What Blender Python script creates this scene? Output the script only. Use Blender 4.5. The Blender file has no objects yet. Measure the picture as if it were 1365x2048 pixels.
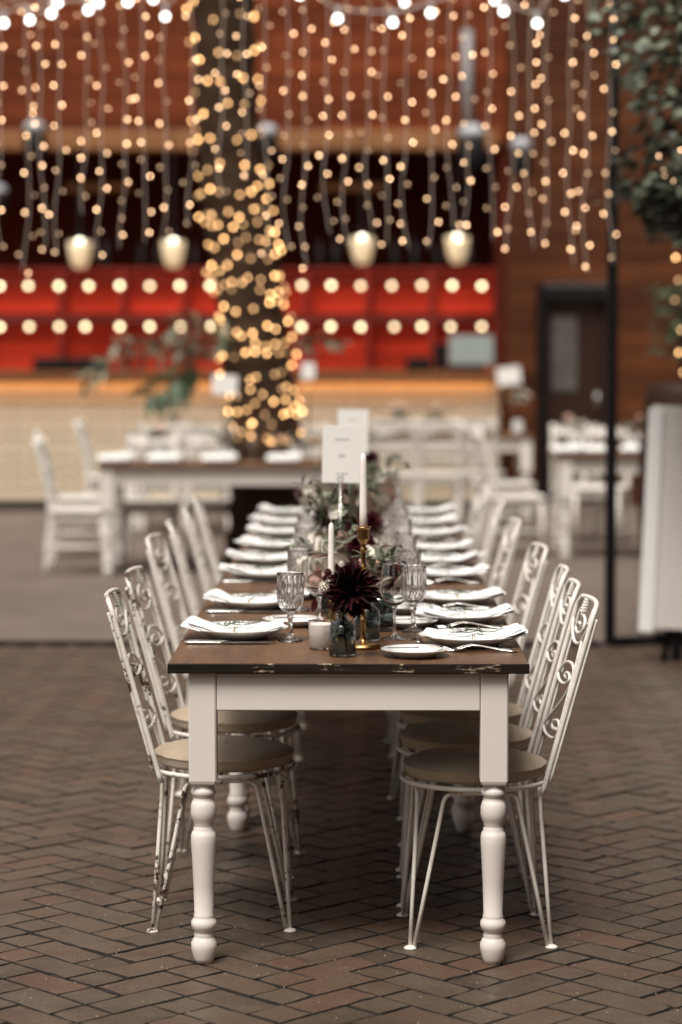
import bpy, bmesh, math, random
from math import sin, cos, pi, radians, sqrt, atan, hypot
from mathutils import Vector, Matrix, Euler, noise as mnoise

sc = bpy.context.scene
col = sc.collection

# ------------------------------------------------------------------ camera
FPX, CX, CY = 4836.0, 682.5, 1024.0           # focal length in photo pixels (85 mm lens, 36 mm high frame)
CAM_H = 1.586
cam_d = bpy.data.cameras.new('camera')
cam_d.sensor_fit = 'VERTICAL'
cam_d.sensor_height = 36.0
cam_d.sensor_width = 24.0
cam_d.lens = 85.0
cam_d.clip_start = 0.1
cam_d.clip_end = 500
cam_d.dof.use_dof = True
cam_d.dof.focus_distance = 6.32
cam_d.dof.aperture_fstop = 1.8
cam = bpy.data.objects.new('camera', cam_d)
col.objects.link(cam)
PITCH, YAW = atan(324 / FPX), atan(37.5 / FPX)
cam.location = (0, 0, CAM_H)
cam.rotation_euler = Euler((pi / 2 - PITCH, 0, YAW), 'XYZ')
sc.camera = cam
_RM = cam.rotation_euler.to_matrix()


def at(x, y, Y):
    """World point at depth Y that the photo shows at pixel (x, y)."""
    d = _RM @ Vector(((x - CX) / FPX, -(y - CY) / FPX, -1.0))
    t = Y / d.y
    return Vector((d.x * t, Y, CAM_H + d.z * t))


# ------------------------------------------------------------------ world and sun (overcast daylight)
SUN_EL, SUN_AZ = 62.0, -158.0                   # elevation, azimuth (degrees from +Y towards +X)
w = bpy.data.worlds.new('World')
sc.world = w
w.use_nodes = True
nt = w.node_tree
nt.nodes.clear()
sky = nt.nodes.new('ShaderNodeTexSky')
sky.sky_type = 'NISHITA'
sky.sun_disc = False
sky.sun_elevation = radians(SUN_EL)
sky.sun_rotation = radians(SUN_AZ)
sky.air_density = 1.0
sky.dust_density = 4.0
sky.ozone_density = 1.0
hs = nt.nodes.new('ShaderNodeHueSaturation')   # cloud cover: the blue of the clear sky greyed out
hs.inputs['Saturation'].default_value = 0.06
tint = nt.nodes.new('ShaderNodeMix'); tint.data_type = 'RGBA'; tint.blend_type = 'MULTIPLY'
tint.inputs[0].default_value = 1.0
tint.inputs[7].default_value = (1.0, 0.955, 0.90, 1)      # thin warm haze of the cloud layer
bg = nt.nodes.new('ShaderNodeBackground')
bg.inputs['Strength'].default_value = 0.05
wo = nt.nodes.new('ShaderNodeOutputWorld')
nt.links.new(sky.outputs[0], hs.inputs['Color'])
nt.links.new(hs.outputs[0], tint.inputs[6])
nt.links.new(tint.outputs[2], bg.inputs[0])
nt.links.new(bg.outputs[0], wo.inputs[0])
sun_d = bpy.data.lights.new('sun', 'SUN')
sun_d.energy = 1.5
sun_d.angle = radians(24)
sun_d.color = (1.0, 0.95, 0.89)
sun = bpy.data.objects.new('sun', sun_d)
col.objects.link(sun)
_sd = Vector((sin(radians(SUN_AZ)) * cos(radians(SUN_EL)), cos(radians(SUN_AZ)) * cos(radians(SUN_EL)), sin(radians(SUN_EL))))
sun.rotation_euler = _sd.to_track_quat('Z', 'Y').to_euler()
sun.location = (0, 0, 20)
vs = sc.view_settings
sc.display_settings.display_device = 'sRGB'
vs.view_transform = 'Standard'
vs.look = 'None'
vs.exposure = 1.33
vs.gamma = 1.0
vs.use_curve_mapping = False
cy = sc.cycles
cy.use_denoising = True
cy.use_adaptive_sampling = False
cy.max_bounces = 24
cy.diffuse_bounces = 3
cy.glossy_bounces = 4
cy.transmission_bounces = 24
cy.transparent_max_bounces = 8
cy.sample_clamp_indirect = 4.0
cy.use_light_tree = True

# ------------------------------------------------------------------ mesh helpers
class MB:
    """Collects shapes; build() links them as ONE mesh object."""
    def __init__(self):
        self.v, self.f, self.s, self.m = [], [], [], []
        self.mi = 0

    def face(self, idx, smooth=False):
        self.f.append(tuple(idx)); self.s.append(smooth); self.m.append(self.mi)

    def box(self, c, d, rot=None, bev=0.0):
        hx, hy, hz = d[0] / 2, d[1] / 2, d[2] / 2
        R = rot if rot is not None else Matrix.Identity(3)
        c = Vector(c)
        b0 = len(self.v)
        if bev <= 0:
            for sx in (-1, 1):
                for sy in (-1, 1):
                    for sz in (-1, 1):
                        self.v.append(c + R @ Vector((sx * hx, sy * hy, sz * hz)))
            for q in ((0, 1, 3, 2), (4, 6, 7, 5), (0, 4, 5, 1), (2, 3, 7, 6), (0, 2, 6, 4), (1, 5, 7, 3)):
                self.face([b0 + i for i in q])
            return self
        bev = min(bev, hx * .9, hy * .9, hz * .9)
        ids = {}
        for sx in (-1, 1):
            for sy in (-1, 1):
                for sz in (-1, 1):
                    for ax in range(3):
                        p = [sx * (hx - bev), sy * (hy - bev), sz * (hz - bev)]
                        p[ax] = (sx * hx, sy * hy, sz * hz)[ax]
                        ids[(sx, sy, sz, ax)] = len(self.v)
                        self.v.append(c + R @ Vector(p))
        g = lambda *k: ids[k]
        for s in (-1, 1):
            q = [g(s, -1, -1, 0), g(s, 1, -1, 0), g(s, 1, 1, 0), g(s, -1, 1, 0)]
            self.face(q if s > 0 else q[::-1])
            q = [g(-1, s, -1, 1), g(-1, s, 1, 1), g(1, s, 1, 1), g(1, s, -1, 1)]
            self.face(q if s > 0 else q[::-1])
            q = [g(-1, -1, s, 2), g(1, -1, s, 2), g(1, 1, s, 2), g(-1, 1, s, 2)]
            self.face(q if s > 0 else q[::-1])
        for a in (-1, 1):
            for b in (-1, 1):
                q = [g(a, b, -1, 0), g(a, b, -1, 1), g(a, b, 1, 1), g(a, b, 1, 0)]
                self.face(q if a * b > 0 else q[::-1])
                q = [g(a, -1, b, 0), g(a, 1, b, 0), g(a, 1, b, 2), g(a, -1, b, 2)]
                self.face(q if a * b > 0 else q[::-1])
                q = [g(-1, a, b, 1), g(-1, a, b, 2), g(1, a, b, 2), g(1, a, b, 1)]
                self.face(q if a * b > 0 else q[::-1])
                for c3 in (-1, 1):
                    q = [g(a, b, c3, 0), g(a, b, c3, 1), g(a, b, c3, 2)]
                    self.face(q if a * b * c3 > 0 else q[::-1])
        return self

    def lathe(self, prof, seg=24, o=(0, 0, 0), mod=None, smooth=True):
        """prof: list of (r, z) from bottom to top; r = 0 closes."""
        o = Vector(o)
        rows = []
        for k, (r, z) in enumerate(prof):
            if r <= 1e-6:
                rows.append([len(self.v)]); self.v.append(o + Vector((0, 0, z)))
            else:
                row = []
                for i in range(seg):
                    a = 2 * pi * i / seg
                    rr = r * (mod(a, k, z) if mod else 1.0)
                    row.append(len(self.v)); self.v.append(o + Vector((rr * cos(a), rr * sin(a), z)))
                rows.append(row)
        for A, B in zip(rows, rows[1:]):
            if len(A) == 1 and len(B) == 1:
                continue
            for i in range(seg):
                j = (i + 1) % seg
                if len(A) == 1:
                    self.face((A[0], B[j], B[i]), smooth)
                elif len(B) == 1:
                    self.face((A[i], A[j], B[0]), smooth)
                else:
                    self.face((A[i], A[j], B[j], B[i]), smooth)
        return self

    def tube(self, pts, r, n=8, caps=True, smooth=True, closed=False, flat=None):
        pts = [Vector(p) for p in pts]
        N = len(pts)
        rs = r if isinstance(r, (list, tuple)) else [r] * N
        rows = []
        nrm = None
        for i, p in enumerate(pts):
            if closed:
                t = pts[(i + 1) % N] - pts[i - 1]
            else:
                t = pts[min(i + 1, N - 1)] - pts[max(i - 1, 0)]
            if t.length < 1e-9:
                t = Vector((0, 0, 1))
            t.normalize()
            if nrm is None:
                u = Vector((0, 0, 1)) if abs(t.z) < .9 else Vector((1, 0, 0))
                nrm = (u - t * u.dot(t)).normalized()
            else:
                nrm = (nrm - t * nrm.dot(t))
                nrm = nrm.normalized() if nrm.length > 1e-6 else t.orthogonal().normalized()
            b = t.cross(nrm)
            row = []
            for k in range(n):
                a = 2 * pi * k / n
                row.append(len(self.v))
                self.v.append(p + nrm * (cos(a) * rs[i] * (flat or 1.0)) + b * (sin(a) * rs[i]))
            rows.append(row)
        M = N if closed else N - 1
        for i in range(M):
            A, B = rows[i], rows[(i + 1) % N]
            for k in range(n):
                j = (k + 1) % n
                self.face((A[k], A[j], B[j], B[k]), smooth)
        if caps and not closed:
            self.face(rows[0][::-1]); self.face(rows[-1])
        return self

    def grid(self, fn, nu, nv, smooth=True, wrap=False):
        b = len(self.v)
        for i in range(nu + 1):
            for j in range(nv + 1):
                self.v.append(Vector(fn(i / nu, j / nv)))
        for i in range(nu):
            for j in range(nv):
                a = b + i * (nv + 1) + j
                self.face((a, a + nv + 1, a + nv + 2, a + 1), smooth)
        return self

    def add(self, other, M=None, keep=False):
        b = len(self.v)
        for p in other.v:
            self.v.append((M @ p) if M is not None else p.copy())
        for f, s, mm in zip(other.f, other.s, other.m):
            self.f.append(tuple(i + b for i in f)); self.s.append(s); self.m.append(mm if keep else self.mi)
        return self

    def mesh(self, name, mats):
        me = bpy.data.meshes.new(name)
        me.from_pydata([tuple(p) for p in self.v], [], self.f)
        me.polygons.foreach_set('use_smooth', self.s)
        if not isinstance(mats, (list, tuple)):
            mats = [mats]
        for m in mats:
            me.materials.append(m)
        if len(mats) > 1:
            me.polygons.foreach_set('material_index', self.m)
        me.update()
        return me

    def build(self, name, mats, parent=None, **k):
        return link(name, self.mesh(name, mats), parent, **k)


def link(name, me, parent=None, loc=None, rot=None, scale=None):
    o = bpy.data.objects.new(name, me)
    col.objects.link(o)
    if parent is not None:
        o.parent = parent
    if loc is not None:
        o.location = loc
    if rot is not None:
        o.rotation_euler = rot
    if scale is not None:
        o.scale = scale if isinstance(scale, (tuple, list)) else (scale,) * 3
    return o


def tag(o, label, cat, group=None):
    o['label'] = label; o['category'] = cat
    if group:
        o['group'] = group
    return o


def thing(name, label, cat, loc=(0, 0, 0), rz=0.0, group=None):
    o = link(name, None, None, loc, (0, 0, rz))
    o.empty_display_size = .1
    return tag(o, label, cat, group)


def struct(o):
    o['kind'] = 'structure'
    return o


def copy_tree(o, parent=None):
    c = o.copy(); col.objects.link(c); c.parent = parent
    for ch in list(o.children):
        copy_tree(ch, c)
    return c


def crom(pts, n=6, closed=False):
    """Catmull-Rom through the points."""
    P = [Vector(p) for p in pts]
    out = []
    N = len(P)
    for i in range(N if closed else N - 1):
        if closed:
            a, b, c, d = P[i - 1], P[i], P[(i + 1) % N], P[(i + 2) % N]
        else:
            a, b, c, d = P[max(i - 1, 0)], P[i], P[i + 1], P[min(i + 2, N - 1)]
        for k in range(n):
            t = k / n
            out.append(.5 * ((2 * b) + (c - a) * t + (2 * a - 5 * b + 4 * c - d) * t * t + (3 * b - a - 3 * c + d) * t ** 3))
    if not closed:
        out.append(P[-1])
    return out


ORD = ['first', 'second', 'third', 'fourth', 'fifth', 'sixth', 'seventh', 'eighth', 'ninth', 'tenth', 'eleventh', 'twelfth',
       'thirteenth', 'fourteenth', 'fifteenth', 'sixteenth', 'seventeenth', 'eighteenth', 'nineteenth', 'twentieth']


def ordn(i):
    if i < 20:
        return ORD[i]
    t = ['twenty', 'thirty', 'forty'][i // 10 - 2 if (i + 1) % 10 else (i + 1) // 10 - 2]
    n = i + 1
    if n % 10 == 0:
        return {30: 'thirtieth', 40: 'fortieth'}[n]
    return {2: 'twenty', 3: 'thirty'}[n // 10] + '-' + ORD[n % 10 - 1]


# ------------------------------------------------------------------ materials
class Mat:
    def __init__(self, name):
        self.m = bpy.data.materials.new(name)
        self.m.use_nodes = True
        self.t = self.m.node_tree
        self.b = self.t.nodes['Principled BSDF']
        self._co = None

    def n(self, kind, **kw):
        nd = self.t.nodes.new('ShaderNode' + kind)
        for k, v in kw.items():
            if k in nd.inputs:
                self.set(nd.inputs[k], v)
            else:
                setattr(nd, k, v)
        return nd

    def set(self, sock, v):
        if hasattr(v, 'bl_idname') and hasattr(v, 'is_output'):
            self.t.links.new(v, sock)
        else:
            if isinstance(v, (tuple, list)) and len(v) == 3 and sock.type == 'RGBA':
                v = (*v, 1)
            elif isinstance(v, (int, float)) and sock.type == 'RGBA':
                v = (v, v, v, 1)
            sock.default_value = v

    def p(self, **kw):
        for k, v in kw.items():
            self.set(self.b.inputs[k.replace('_', ' ')], v)
        return self

    def co(self, kind='Object'):
        return self.n('TexCoord').outputs[kind]

    def noise(self, scale, detail=3, rough=.55, co=None, stretch=None):
        co = co or self.co()
        if stretch:
            co = self.n('Mapping', Vector=co, Scale=stretch).outputs[0]
        nd = self.n('TexNoise', Vector=co, Scale=scale, Detail=detail, Roughness=rough)
        return nd.outputs['Fac']

    def ramp(self, fac, *stops):
        r = self.n('ValToRGB', Fac=fac)
        e = r.color_ramp.elements
        while len(e) < len(stops):
            e.new(.5)
        for el, (pos, c) in zip(e, stops):
            el.position = pos
            el.color = (*c, 1) if not isinstance(c, (int, float)) else (c, c, c, 1)
        return r.outputs[0]

    def mix(self, fac, a, b, mode='MIX'):
        nd = self.n('Mix', data_type='RGBA', blend_type=mode)
        self.set(nd.inputs[0], fac); self.set(nd.inputs[6], a); self.set(nd.inputs[7], b)
        return nd.outputs[2]

    def math(self, op, a, b=0.0):
        nd = self.n('Math', operation=op)
        self.set(nd.inputs[0], a); self.set(nd.inputs[1], b)
        return nd.outputs[0]

    def bump(self, h, strength=.3, dist=.002):
        nd = self.n('Bump', Height=h, Strength=strength, Distance=dist)
        self.set(self.b.inputs['Normal'], nd.outputs[0])
        return self


M = {}


def simple(name, color, rough=.5, var=.12, scale=8, bump=0, bscale=60, bdist=.002, metal=0.0, rnd=0.0, **kw):
    """Plain painted or natural surface with mottling, grain bump and a little difference between pieces."""
    m = Mat(name)
    c = Vector(color)
    f = m.noise(scale, 4)
    cc = m.ramp(f, (.25, tuple(c * (1 - var))), (.75, tuple(c * (1 + var))))
    if rnd:
        r = m.n('ObjectInfo').outputs['Random']
        k = m.math('ADD', m.math('MULTIPLY', r, 2 * rnd), 1 - rnd)
        cc = m.mix(1.0, cc, m.n('CombineColor', Red=k, Green=k, Blue=k).outputs[0], 'MULTIPLY')
    m.p(Base_Color=cc, Roughness=m.ramp(m.noise(scale * 2.3, 3), (.3, max(rough - .08, 0)), (.7, min(rough + .08, 1))), Metallic=metal)
    m.p(**kw)
    if bump:
        m.bump(m.noise(bscale, 4), bump, bdist)
    M[name] = m.m
    return m


def paver(name, island):
    m = Mat(name)
    r = m.n('NewGeometry').outputs['Random Per Island'] if island else m.n('ObjectInfo').outputs['Random']
    co = m.co('Generated') if False else m.n('NewGeometry').outputs['Position']
    base = m.ramp(r, (0.0, (.090, .055, .036)), (.18, (.092, .066, .045)), (.34, (.114, .067, .044)), (.50, (.078, .055, .038)),
                  (.66, (.118, .062, .040)), (.82, (.098, .072, .049)), (1.0, (.058, .039, .028)))
    blotch = m.noise(9, 5, .6, co)
    base = m.mix(m.ramp(blotch, (.35, 0.0), (.75, .55)), base, (.135, .108, .080))
    stain = m.noise(1.7, 5, .62, co)
    base = m.mix(m.ramp(stain, (.52, 0.0), (.70, .55)), base, (.040, .029, .022))
    base = m.mix(m.ramp(stain, (.28, .45), (.42, 0.0)), base, (.120, .092, .066))
    grain = m.noise(230, 3, .6, co)
    base = m.mix(m.ramp(grain, (.38, .45), (.55, 0.0)), base, (.028, .020, .015))
    speck = m.noise(420, 1, .5, co)
    base = m.mix(m.ramp(speck, (.70, 0.0), (.76, .8)), base, (.42, .38, .32))
    m.p(Base_Color=base, Specular_IOR_Level=.30, Roughness=m.ramp(m.noise(24, 3, .5, co), (.3, .36), (.7, .54)))
    h = m.math('ADD', m.math('MULTIPLY', grain, .5), m.noise(60, 4, .6, co))
    m.bump(h, .32, .0025)
    M[name] = m.m


def wood(name, dark, light, axis=0, scale=3.0, rough=.5, rnd=.25, bump=.25, stretch=14, island=False):
    m = Mat(name)
    st = [stretch, stretch, stretch]
    st[axis] = 1.0
    co = m.co('Object')
    r = m.n('ObjectInfo').outputs['Random']
    off = m.n('CombineXYZ', X=m.math('MULTIPLY', r, 37.0), Y=m.math('MULTIPLY', r, 17.0), Z=m.math('MULTIPLY', r, 53.0)).outputs[0]
    co = m.n('VectorMath', operation='ADD')
    m.set(co.inputs[0], m.co('Object')); m.set(co.inputs[1], off)
    co = co.outputs[0]
    g = m.noise(scale, 6, .62, co, st)
    g2 = m.noise(scale * .5, 3, .5, co, [s * .35 for s in st])
    f = m.math('ADD', m.math('MULTIPLY', g, .65), m.math('MULTIPLY', g2, .35))
    cc = m.ramp(f, (.34, dark), (.66, light))
    if rnd:
        k = m.math('ADD', m.math('MULTIPLY', r, 2 * rnd), 1 - rnd)
        cc = m.mix(1.0, cc, m.n('CombineColor', Red=k, Green=k, Blue=k).outputs[0], 'MULTIPLY')
    m.p(Base_Color=cc, Specular_IOR_Level=.15, Roughness=m.ramp(g, (.3, rough - .1), (.7, rough + .1)))
    m.bump(g, bump, .002)
    M[name] = m.m
    return m


def chipped(name, amount, paint=(.76, .72, .655)):
    """White paint over iron: chips through to rust and dark metal."""
    m = Mat(name)
    co = m.n('VectorMath', operation='ADD')
    r = m.n('ObjectInfo').outputs['Random']
    m.set(co.inputs[0], m.n('NewGeometry').outputs['Position'])
    m.set(co.inputs[1], m.n('CombineXYZ', X=m.math('MULTIPLY', r, 3.0)).outputs[0])
    co = co.outputs[0]
    big = m.noise(7, 3, .6, co)
    fine = m.noise(70, 4, .7, co)
    f = m.math('ADD', m.math('MULTIPLY', big, .55), m.math('MULTIPLY', fine, .45))
    th = .66 - amount
    mask = m.ramp(f, (th, 0.0), (th + .025, 1.0))
    rust = m.ramp(m.noise(120, 3, .6, co), (.35, (.028, .018, .013)), (.65, (.11, .055, .03)))
    dirt = m.ramp(m.noise(25, 4, .6, co), (.4, paint), (.8, tuple(c * k for c, k in zip(paint, (.82, .77, .70)))))
    m.p(Base_Color=m.mix(mask, dirt, rust), Roughness=m.mix(mask, .42, .8))
    m.bump(m.math('SUBTRACT', m.math('MULTIPLY', fine, .15), mask), .5, .0015)
    M[name] = m.m


def emit(name, color, strength, rnd=None, sample=True):
    m = Mat(name)
    m.p(Base_Color=(.8, .7, .55), Roughness=.3)
    m.set(m.b.inputs['Emission Color'], color)
    if rnd:
        r = m.n('ObjectInfo').outputs['Random']
        m.set(m.b.inputs['Emission Strength'], m.ramp(r, *[(p, v * 1.0) for p, v in rnd]))
        # a ramp holds 0..1: scale it up
        k = m.math('MULTIPLY', m.ramp(r, *rnd), strength)
        m.set(m.b.inputs['Emission Strength'], k)
    else:
        m.set(m.b.inputs['Emission Strength'], strength)
    if not sample:
        m.m.cycles.emission_sampling = 'NONE'
    M[name] = m.m


def glass(name, color=(1, 1, 1), rough=0.0, ior=1.48):
    m = Mat(name)
    m.p(Base_Color=color, Roughness=rough, IOR=ior)
    m.set(m.b.inputs['Transmission Weight'], 1.0)
    M[name] = m.m


paver('paver', False)
paver('paver_far', True)
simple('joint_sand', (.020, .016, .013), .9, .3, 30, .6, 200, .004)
m = Mat('table_paint')
co = m.n('NewGeometry').outputs['Position']
br_ = m.noise(14, 5, .6, co, [9, 9, 1.0])
gr_ = m.noise(5, 5, .65, co)
cc = m.ramp(gr_, (.3, (.75, .69, .64)), (.6, (.735, .67, .615)), (.85, (.60, .525, .46)))
sc_ = m.noise(45, 4, .7, co, [1, 1, .45])
cc = m.mix(m.ramp(sc_, (.70, 0.0), (.74, .55)), cc, (.33, .26, .20))
m.p(Base_Color=cc, Roughness=m.ramp(br_, (.3, .34), (.7, .52)))
m.bump(m.math('ADD', br_, m.math('MULTIPLY', sc_, .3)), .28, .0016)
M['table_paint'] = m.m
chipped('iron_clean', -.03, (.85, .81, .755))
chipped('iron_worn', .115, (.80, .755, .69))
chipped('iron_light', .03, (.83, .785, .725))
# linen
m = Mat('linen')
wv = m.n('TexWave', Scale=420.0, Distortion=.6, bands_direction='X'); m.set(wv.inputs['Vector'], m.co())
wv2 = m.n('TexWave', Scale=420.0, Distortion=.6, bands_direction='Y'); m.set(wv2.inputs['Vector'], m.co())
h = m.math('ADD', wv.outputs['Fac'], wv2.outputs['Fac'])
k = m.n('ObjectInfo').outputs['Random']
c1 = m.ramp(m.noise(14, 4), (.3, (.47, .35, .235)), (.7, (.57, .44, .31)))
m.p(Base_Color=m.mix(m.math('MULTIPLY', k, .4), c1, (.46, .355, .255)), Roughness=.9)
m.set(m.b.inputs['Sheen Weight'], .25)
h = m.math('ADD', m.math('MULTIPLY', h, .35), m.math('MULTIPLY', m.noise(22, 5, .6), 1.2))
m.bump(h, .5, .004)
M['linen'] = m.m
# napkin
m = Mat('napkin')
h = m.math('ADD', m.noise(700, 2), m.noise(38, 4, .6))
m.p(Base_Color=m.ramp(m.noise(25, 3), (.3, (.80, .79, .765)), (.7, (.86, .85, .83))), Roughness=.88)
m.set(m.b.inputs['Sheen Weight'], .2)
m.bump(h, .3, .003)
M['napkin'] = m.m
simple('porcelain', (.80, .79, .765), .16, .015, 5)
simple('twine', (.36, .27, .17), .9, .3, 90)
simple('rosemary', (.060, .075, .040), .7, .4, 60)
simple('silver', (.72, .70, .66), .22, .05, 40, metal=1.0)
simple('brass', (.38, .225, .088), .30, .18, 30, .08, 60, .001, metal=1.0)
simple('wax', (.92, .845, .79), .42, .03, 10, Subsurface_Weight=.25, Subsurface_Radius=(.02, .012, .008), Subsurface_Scale=.3)
simple('wick', (.62, .55, .48), .9, .2, 80)
simple('paper', (.80, .775, .735), .75, .02, 12, .05, 300, .0005)
simple('board_paint', (.60, .565, .525), .6, .05, 4, .1, 40)
simple('ink', (.30, .27, .24), .8, .2, 60)
glass('clear_glass', (1, 1, 1))
glass('bottle_glass', (.40, .47, .47), 0.0, 1.5)
glass('pane_glass', (.97, .98, .97), 0.0, 1.03)
simple('water_stem', (.035, .045, .025), .6, .3, 60)
# table top
m = Mat('table_wood')
co = m.co()
g = m.noise(2.2, 7, .65, co, [26, 1.6, 10])
g2 = m.noise(1.3, 4, .5, co, [7, .8, 4])
f = m.math('ADD', m.math('MULTIPLY', g, .6), m.math('MULTIPLY', g2, .4))
m.p(Base_Color=m.ramp(f, (.32, (.070, .033, .016)), (.5, (.130, .064, .031)), (.68, (.185, .096, .048))),
    Roughness=m.ramp(m.noise(7, 4), (.3, .30), (.7, .46)))
m.bump(g, .22, .0012)
M['table_wood'] = m.m
m = Mat('table_edge')
co = m.co()
g = m.noise(3, 6, .65, co, [2, 2, 30])
cc = m.ramp(g, (.3, (.008, .006, .004)), (.7, (.026, .017, .011)))
sa = m.noise(9, 5, .75, co, [2.2, 3, 14])
sb = m.noise(6.5, 2, .5, co, [1.2, 1.2, 1])
sm = m.math('MULTIPLY', m.ramp(sa, (.555, 0.0), (.60, 1.0)), m.ramp(sb, (.52, 0.0), (.57, 1.0)))
m.p(Base_Color=m.mix(sm, cc, (.36, .28, .20)), Roughness=.6, Specular_IOR_Level=.15)
m.bump(m.math('SUBTRACT', g, m.math('MULTIPLY', sm, .6)), .4, .002)
M['table_edge'] = m.m
# petals
m = Mat('dahlia_dark')
sx_ = m.n('SeparateXYZ', Vector=m.co('Generated')).outputs[0]
rr_ = m.n('ObjectInfo').outputs['Random']
tip = m.math('MULTIPLY', m.ramp(sx_, (.45, 0.0), (1.0, 1.0)), m.ramp(rr_, (.3, .15), (1.0, 1.0)))
m.p(Base_Color=m.mix(tip, (.0085, .0007, .0012), (.060, .0030, .0060)), Roughness=.55, Specular_IOR_Level=.2)
m.bump(m.noise(3, 3, .6, None, [1, 30, 1]), .3, .001)
M['dahlia_dark'] = m.m
simple('burgundy', (.050, .0035, .007), .55, .4, 30, Specular_IOR_Level=.25)
simple('blush', (.66, .42, .34), .6, .15, 30)
simple('ivory_petal', (.74, .68, .58), .6, .1, 30)
simple('leaf_dark', (.050, .075, .035), .5, .35, 30, rnd=.35)
simple('leaf_sage', (.16, .175, .115), .6, .25, 30)
simple('ivy_leaf', (.135, .155, .105), .42, .45, 20, rnd=.65)
simple('stem_green', (.07, .085, .04), .6, .3, 40)
# background
wood('wall_plank', (.085, .015, .004), (.205, .048, .013), 0, 1.5, .6, .30)
wood('wall_plank_brown', (.052, .015, .005), (.125, .040, .014), 0, 1.5, .6, .30)
wood('beam_wood', (.20, .085, .035), (.34, .16, .07), 0, 1.5, .55, .1)
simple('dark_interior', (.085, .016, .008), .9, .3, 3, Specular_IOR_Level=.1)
simple('crate_red', (.46, .032, .012), .6, .3, 6, .2, 40, rnd=.22, Specular_IOR_Level=.15)
simple('shelf_red', (.32, .022, .010), .5, .25, 6, .2, 40)
wood('counter_wood', (.12, .045, .018), (.21, .085, .035), 0, 2, .4, .05)
simple('bar_panel', (.56, .43, .28), .6, .08, 4, .1, 40)
simple('bar_batten', (.64, .54, .40), .55, .08, 5, .1, 40, rnd=.08)
simple('canvas', (.10, .085, .07), .85, .1, 4, .2, 60)
simple('door_glass', (.10, .09, .08), .25, .3, 3)
simple('kick', (.035, .026, .022), .7, .3, 5)
simple('black_steel', (.007, .006, .006), .5, .3, 10, Specular_IOR_Level=.15)
simple('white_wood', (.70, .66, .60), .5, .05, 6, .1, 50, rnd=.05)
simple('grey_plastic', (.20, .235, .215), .45, .08, 6)
simple('dark_bottle', (.012, .010, .009), .2, .3, 8)
simple('bark', (.045, .026, .016), .9, .45, 6, .9, 18, .03, Specular_IOR_Level=.1)
simple('white_fixture', (.46, .48, .50), .4, .05, 8)
simple('conduit', (.27, .27, .27), .4, .05, 8)
simple('clear_wire', (.50, .42, .36), .35, .1, 30)
simple('dark_wire', (.02, .025, .015), .6, .2, 30)
simple('shade_cream', (.80, .68, .48), .5, .05, 10, Transmission_Weight=.0)
simple('brown_leather', (.030, .014, .009), .6, .2, 10, Specular_IOR_Level=.15)
emit('fairy_bulb', (1.0, .59, .32), 7.4, ((0.0, .08), (.38, .20), (.5, .55), (.62, .75), (1.0, 1.0)), False)
emit('trunk_bulb', (1.0, .53, .20), 7.6, ((0.0, .12), (.3, .3), (.6, .6), (1.0, 1.0)), False)
emit('row_bulb', (1.0, .78, .46), 3.2, ((0.0, .62), (.4, .9), (1.0, 1.0)))
emit('globe_bulb', (1.0, .95, .88), 4.0, None, False)
emit('lamp_bulb', (1.0, .88, .70), 5.0)
emit('glow_strip', (1.0, .47, .16), 8.0)
m = Mat('lamp_shade')                         # frosted cream glass, lit from inside by its bulb
m.p(Base_Color=(.85, .70, .48), Roughness=.5)
m.set(m.b.inputs['Emission Color'], (1.0, .72, .40)); m.set(m.b.inputs['Emission Strength'], .16)
M['lamp_shade'] = m.m

# ================================================================== THE SETTING
rnd = random.Random(5)
# ---- ground: bedding sheet + herringbone pavers
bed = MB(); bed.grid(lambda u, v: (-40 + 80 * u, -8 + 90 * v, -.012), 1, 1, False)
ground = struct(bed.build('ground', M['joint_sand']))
UW, GAP = .1125, .0046                         # paver width; joint
AX = Vector((cos(radians(-45.6)), sin(radians(-45.6)), 0))       # courses run to the right and nearer ...
BX = Vector((cos(radians(-135.6)), sin(radians(-135.6)), 0))     # ... and to the left and nearer


def brick_mesh(seed, L):
    """whole (2:1) or half paver with a slightly crumbled arris"""
    r = random.Random(seed)
    b = MB()
    hl, hw = (L - GAP) / 2, (UW - GAP) / 2
    nl = 5 if L > .15 else 3
    rim = [(-hl + 2 * hl * k / nl, -hw) for k in range(nl)] + [(hl, -hw + 2 * hw * k / 3) for k in range(3)]
    rim += [(hl - 2 * hl * k / nl, hw) for k in range(nl)] + [(-hl, hw - 2 * hw * k / 3) for k in range(3)]
    n = len(rim)
    j = lambda a: r.uniform(-a, a)
    chip = r.randrange(n)
    top, low = [], []
    for k, (x, y) in enumerate(rim):
        c = .0045 if k == chip else 0
        jx, jy = j(.0014), j(.0014)
        f = 1 - (.0026 + c) / hw
        fl = 1 - (.0026 + c) / hl
        top.append(Vector((x * fl + jx, y * f + jy, j(.0004))))
        low.append(Vector((x + jx + j(.0006), y + jy + j(.0006), -.014)))
    b.v = [Vector((0, 0, .0004))] + top + low
    for k in range(n):
        q = (k + 1) % n
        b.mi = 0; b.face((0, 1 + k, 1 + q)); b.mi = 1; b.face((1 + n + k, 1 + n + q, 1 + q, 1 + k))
    return b


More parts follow.
